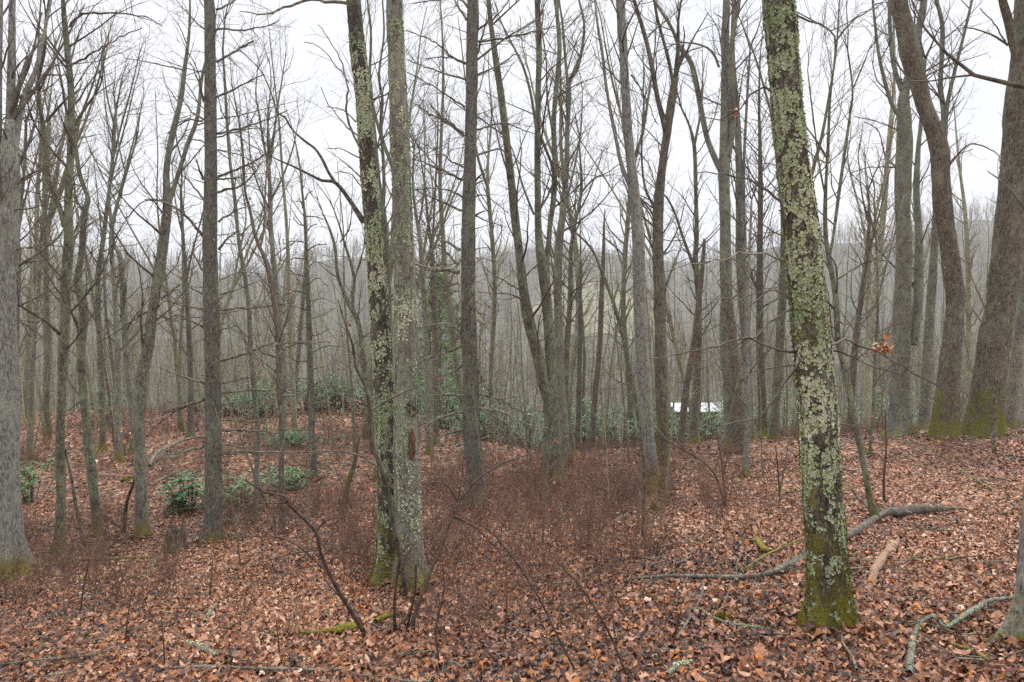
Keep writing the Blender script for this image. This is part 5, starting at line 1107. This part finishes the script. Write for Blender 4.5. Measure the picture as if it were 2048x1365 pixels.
fallen('fallen_stick', 'thin brown stick upslope of the long bough, left part of the slope', 'stick', [(1315, 1102, 4), (1350, 1095, 5), (1385, 1085, 5), (1432, 1050, 3)], 'bough_bark', seed=23)

# rotten stump, jagged and hollow
def stump():
    b = hit(352, 1105); d = b[1]; rs = np.random.RandomState(8); top = P3(352, 1040, d); H = top[2] - b[2]; R0 = rad(38, d)
    root = thing('rotten_stump', b, 'jagged rotten tree stump with a mossy side, left of the left pine', 'stump')
    k, rows = 26, 9; a = np.arange(k) * 2 * pi / k
    hh = H * (.62 + .38 * vnoise(np.stack([np.cos(a) * 2.2, np.sin(a) * 2.2, a * 0], -1), 4)) + rs.uniform(-.03, .03, k)
    V = []
    for j in range(rows):
        t = j / (rows - 1); r = R0 * (1.25 - .35 * t + .25 * np.exp(-t * 6)) * (1 + .14 * np.sin(5 * a + 1) + rs.uniform(-.05, .05, k)); V.append(np.stack([r * np.cos(a), r * np.sin(a), hh * t - .05], -1))
    for j in range(4):
        t = 1 - j * .3; r = R0 * (.72 - .06 * j) * (1 + .1 * np.sin(4 * a)); V.append(np.stack([r * np.cos(a), r * np.sin(a), hh * max(t, .1) - .03], -1))
    V = np.array(V); n = len(V); idx = np.arange(n * k).reshape(n, k)
    q = np.stack([idx[:-1], np.roll(idx, -1, 1)[:-1], np.roll(idx, -1, 1)[1:], idx[1:]], -1).reshape(-1, 4)
    obj('stump_wall', mesh_np('stump_wall', V.reshape(-1, 3), [q, idx[-1][None]], M['rotten'], smooth=False), root)
    m = 2600; j = rs.randint(0, rows - 1, m); i = rs.randint(0, k, m); f = rs.uniform(0, 1, (m, 1)); p = V[j, i] * (1 - f) + V[j + 1, i] * f; keep = (p[:, 0] < .25 * R0) ; p = p[keep] * np.array([1.03, 1.03, 1]); m = len(p)
    s = .008; e = rs.normal(0, 1, (m, 3)); tri = np.stack([p - e * s * .3, p + np.roll(e, 1, 1) * s * .4, p + p * np.array([1, 1, 0]) / R0 * s + e * s * .3], 1).reshape(-1, 3)
    obj('moss', mesh_np('moss', tri, [np.arange(len(tri)).reshape(-1, 3)], M['moss'], np.repeat(rs.uniform(.1, .7, m), 3), False), root, None, kind='stuff')
stump()

def clump(name, label, cat, px, py, w, h, mat_core, mat, n, seed, sink=.3, blade=.02, d=None):
    """lumpy moss cushion: a warty dome bristling with short blades"""
    b = hit(px, py); d = b[1]; R0 = rad(w, d); Hh = h * d / F; rs = np.random.RandomState(seed)
    root = thing(name, b, label, cat)
    rows, k = 9, 18; V = []
    for j in range(rows):
        t = j / (rows - 1) * 1.75; a = np.arange(k) * 2 * pi / k
        q = np.stack([np.sin(t) * np.cos(a), np.sin(t) * np.sin(a), np.cos(t) + 0 * a], -1); rr = 1 + .5 * (vnoise(q * 2.1, seed) - .5) + .25 * (vnoise(q * 5, seed) - .5); V.append(q * rr[:, None] * np.array([R0, R0, Hh]))
    V = np.array(V); idx = np.arange(rows * k).reshape(rows, k); q4 = np.stack([idx[:-1], idx[1:], np.roll(idx, -1, 1)[1:], np.roll(idx, -1, 1)[:-1]], -1).reshape(-1, 4)
    obj('cushion', mesh_np('cushion', V.reshape(-1, 3), [q4], M[mat_core]), root)
    j = rs.randint(0, rows - 1, n); i = rs.randint(0, k, n); f = rs.uniform(0, 1, (n, 1)); g = rs.uniform(0, 1, (n, 1)); i2 = (i + 1) % k
    p = (V[j, i] * (1 - f) + V[j + 1, i] * f) * (1 - g) + (V[j, i2] * (1 - f) + V[j + 1, i2] * f) * g; e = rs.normal(0, 1, (n, 3)); e2 = rs.normal(0, 1, (n, 3)); nn = p / (np.linalg.norm(p, axis=1, keepdims=True) + 1e-6)
    tri = np.stack([p - e * blade * .25, p + e * blade * .25, p + nn * blade + e2 * blade * .4], 1).reshape(-1, 3)
    obj('moss', mesh_np('moss', tri, [np.arange(n * 3).reshape(-1, 3)], M[mat], np.repeat(np.clip(rs.normal(.5, .25, n), 0, 1), 3), False), root, None, kind='stuff')
clump('mossy_burl', 'rounded mossy brown burl at the foot of the pale tree right of centre', 'burl', 1306, 985, 58, 36, 'mossy_bark', 'moss', 700, 1, blade=.02)
for k, (px, py, w, h, lb) in enumerate(((458, 1035, 14, 9, 'bright yellow moss cushion right of the left pine, higher one'), (455, 1052, 14, 7, 'bright yellow moss cushion right of the left pine, lower one'), (955, 1022, 50, 14, 'yellow moss cushion at the foot of the middle pine'), (1003, 985, 20, 6, 'small yellow moss patch right of the foot of the middle pine'),
        (425, 1085, 46, 12, 'yellow-green moss ring at the foot of the left pine'), (1920, 856, 30, 7, 'bright green moss between the two brown trunks at the right'), (1975, 852, 40, 9, 'green moss at the foot of the thickest brown trunk'), (30, 1158, 90, 18, 'olive moss spreading from the foot of the left-edge oak'), (1308, 1025, 22, 12, 'green-yellow moss clump below the mossy burl'),
        (1445, 1245, 40, 10, 'dark green moss clump in the leaves in front of the long bough'), (1105, 972, 52, 10, 'dull moss at the foot of the V-shaped tree'), (260, 963, 32, 7, 'flat green moss patch behind the leaning two-stemmed tree'), (245, 1056, 10, 4, 'tiny yellow moss spot at the foot of the crooked whip'), (1540, 1035, 16, 5, 'thin yellow moss patch upslope of the mossy stick'))):
    clump('moss_cushion', lb, 'moss', px, py, w, h, 'mossy_stick', 'moss', 900, 10 + k, blade=.022)

# bark wound and burl on the right twin trunk are parts of that tree
def on_trunk(info, b, px, py, d, w, h, name, mat, parent, seed):
    c = P3(px, py, d); ring = info[0]; cen = ring.mean(axis=1); i = np.argmin(np.abs(cen[:, 2] - c[2])); r = np.linalg.norm(ring[i] - cen[i], axis=1).mean()
    rs = np.random.RandomState(seed); R0 = rad(w, d); Hh = rad(h, d); k, rows = 14, 8; V = []
    dx = c[0] - cen[i][0]; y0 = cen[i][1] - sqrt(max(r * r - dx * dx, .0004)) + .012
    for j in range(rows):
        t = j / (rows - 1) * pi / 2; a = np.arange(k) * 2 * pi / k; q = np.stack([np.sin(t) * np.cos(a), -np.cos(t) + 0 * a, np.sin(t) * np.sin(a)], -1); rr = 1 + .7 * (vnoise(q * 3, seed) - .5) + .5 * (vnoise(q * 8, seed) - .5); V.append(q * rr[:, None] * np.array([R0, .03, Hh]) + np.array([c[0], y0, c[2]]))
    V = np.array(V); idx = np.arange(rows * k).reshape(rows, k); q4 = np.stack([idx[:-1], idx[1:], np.roll(idx, -1, 1)[1:], np.roll(idx, -1, 1)[:-1]], -1).reshape(-1, 4)
    obj(name, mesh_np(name, V.reshape(-1, 3) - np.array(b), [q4], M[mat], smooth=False), parent)
on_trunk(TR[3], TR[1], 825, 888, TR[2], 20, 62, 'bark_wound', 'scar', TR[0], 3)
on_trunk(TR[3], TR[1], 822, 815, TR[2], 30, 34, 'burl', 'lichen_bark', TR[0], 4)

# brown oak leaves still hanging on a twig
def hanging(px, py, d, label, seed, n=15, s=.085, spr=.10):
    rs = np.random.RandomState(seed); c = P3(px, py, d); root = thing('dead_leaf_cluster', c, label, 'dead leaves')
    for k in range(n):
        tv, tf = leaf_template(k % 3, 7, rs, (rs.uniform(-1, 1), rs.uniform(-1, 1), rs.uniform(-1, 1))); t = rs.uniform(.5, .85) if rs.random() < .8 else .97
        o = obj('leaf', mesh_np('leaf', tv, [tf], M['leaf'], np.full(len(tv), t), smooth=False), root, tuple(rs.normal(0, spr * .5, 3) + np.array([0, 0, -.02]))); sc = s * rs.uniform(.7, 1.3); o.scale = (sc, sc, sc); o.rotation_euler = tuple(rs.uniform(-1.5, 1.5, 2)) + (rs.uniform(0, 6.28),)
hanging(1768, 690, TH[2] + .25, 'curled brown oak leaf cluster hanging on a branch right of the big lichen tree', 1, 14, .055, .07)
hanging(492, 398, 10.2, 'few dead brown leaves caught on a twig right of the left pine', 2, 5, .05, .07)
hanging(620, 1175, 6.6, 'rusty dead leaves caught on brush left of the twin trunks', 3, 9, .08, .16)
hanging(710, 1183, 6.0, 'orange-brown dead leaves on brush at the foot of the left twin trunk', 4, 9, .08, .14)
hanging(225, 870, 14, 'rust-brown clump of dead leaves left of the leaning two-stemmed tree', 5, 14, .11, .5)
hanging(1478, 218, 4.9, 'two dead leaves dangling on a thin twig high left of the big lichen tree', 6, 2, .035, .03)

# withered beech and oak leaves that still cling to the twig ends
rs = np.random.RandomState(17); V, Fc, T, off = [], [], [], 0
for k in rs.permutation(len(TIPS))[:170]:
    tv, tf = leaf_template(2, 4, rs, (rs.uniform(-1, 1), rs.uniform(-1, 1), .5)); c = np.array(TIPS[k])
    R_ = rot_mats(rs.uniform(0, 6.28, 1), rs.uniform(.9, 1.5, 1), rs.uniform(0, 6.28, 1))[0]; w = (tv - tv[1]) @ R_.T
    if w[:, 2].mean() > 0: w[:, 2] *= -1
    V.append(w * rs.uniform(.04, .065) + c); Fc.append(tf + off); off += len(tv); T += [rs.choice((.52, .60, .96, .98, .66))] * len(tv)
obj('clinging_leaves', mesh_np('clinging_leaves', np.concatenate(V), [np.concatenate(Fc)], M['leaf'], T, smooth=False), None, None, kind='stuff', label='scattered withered leaves still clinging to twigs in the mid distance')

# ------------------------------------------------------------------ the low white-roofed building glimpsed down the slope
def white_building():
    d = 48.0; l = P3(1350, 815, d); r = P3(1440, 824, d); w = r[0] - l[0]; zt, zb = l[2], r[2]; cx = (l[0] + r[0]) / 2; g = gz(cx, d + 2)
    root = thing('white_roofed_shed', (cx, d + 1.5, g), 'low building with a long white metal roof, glimpsed between trunks down the slope', 'shed')
    hw = w / 2; y0, y1 = -1.5, 2.5; e, t = zb - g, zt - g
    th = .05; ym = .4
    # pitched roof: two slabs meeting at the ridge
    def slab(ya, za, yb, zb_): return [(-hw, ya, za), (hw, ya, za), (hw, yb, zb_), (-hw, yb, zb_), (-hw, ya, za + th), (hw, ya, za + th), (hw, yb, zb_ + th), (-hw, yb, zb_ + th)]
    box = [(0, 3, 2, 1), (4, 5, 6, 7), (0, 1, 5, 4), (1, 2, 6, 5), (2, 3, 7, 6), (3, 0, 4, 7)]
    for a_, z_, b_, y_ in ((y0 - .2, e, ym, t), (ym + .004, t, y1, e)): obj('roof', mesh_np('roof', slab(a_, z_, b_, y_), [np.array(box)], M['white_paint'], smooth=False), root)
    V = []; Fx = []
    for k in range(19):
        x = -hw + .1 + (2 * hw - .2) * k / 14; s = (t - e) / (ym - y0 + .2); o = len(V); V += [(x - .02, y0 - .19, e + th + .002), (x + .02, y0 - .19, e + th + .002), (x + .02, ym - .02, t + th + .002), (x - .02, ym - .02, t + th + .002), (x - .02, y0 - .19, e + th + .03), (x + .02, y0 - .19, e + th + .03), (x + .02, ym - .02, t + th + .03), (x - .02, ym - .02, t + th + .03)]; Fx += [tuple(q + o for q in f) for f in box]
    obj('roof_rib', mesh_np('roof_rib', V, [np.array(Fx)], M['white_paint'], smooth=False), root, None, kind='stuff')
    wz = e - .02; V = [(-hw + .15, y0, -.4), (hw - .15, y0, -.4), (hw - .15, y1 - .2, -.4), (-hw + .15, y1 - .2, -.4), (-hw + .15, y0, wz), (hw - .15, y0, wz), (hw - .15, y1 - .2, wz), (-hw + .15, y1 - .2, wz)]
    obj('wall', mesh_np('wall', V, [np.array(box)], M['rotten'], smooth=False), root)
white_building()

# ------------------------------------------------------------------ mist: one even volume round the whole scene
def haze():
    m = bpy.data.materials.new('haze'); m.use_nodes = True; n, l = m.node_tree.nodes, m.node_tree.links; n.clear()
    o = n.new('ShaderNodeOutputMaterial'); v = n.new('ShaderNodeVolumePrincipled'); v.inputs['Color'].default_value = (0.90, 0.935, 0.985, 1); v.inputs['Density'].default_value = HAZE; v.inputs['Anisotropy'].default_value = 0.0
    l.new(v.outputs[0], o.inputs['Volume'])
    x, y0, y1, z0, z1 = 1330, -1330, 1330, -40, 95
    V = [(-x, y0, z0), (x, y0, z0), (x, y1, z0), (-x, y1, z0), (-x, y0, z1), (x, y0, z1), (x, y1, z1), (-x, y1, z1)]
    obj('haze', mesh_np('haze', V, [np.array([(0, 3, 2, 1), (4, 5, 6, 7), (0, 1, 5, 4), (1, 2, 6, 5), (2, 3, 7, 6), (3, 0, 4, 7)])], m, smooth=False), None, None, kind='stuff')
HAZE = 0.0007
haze()
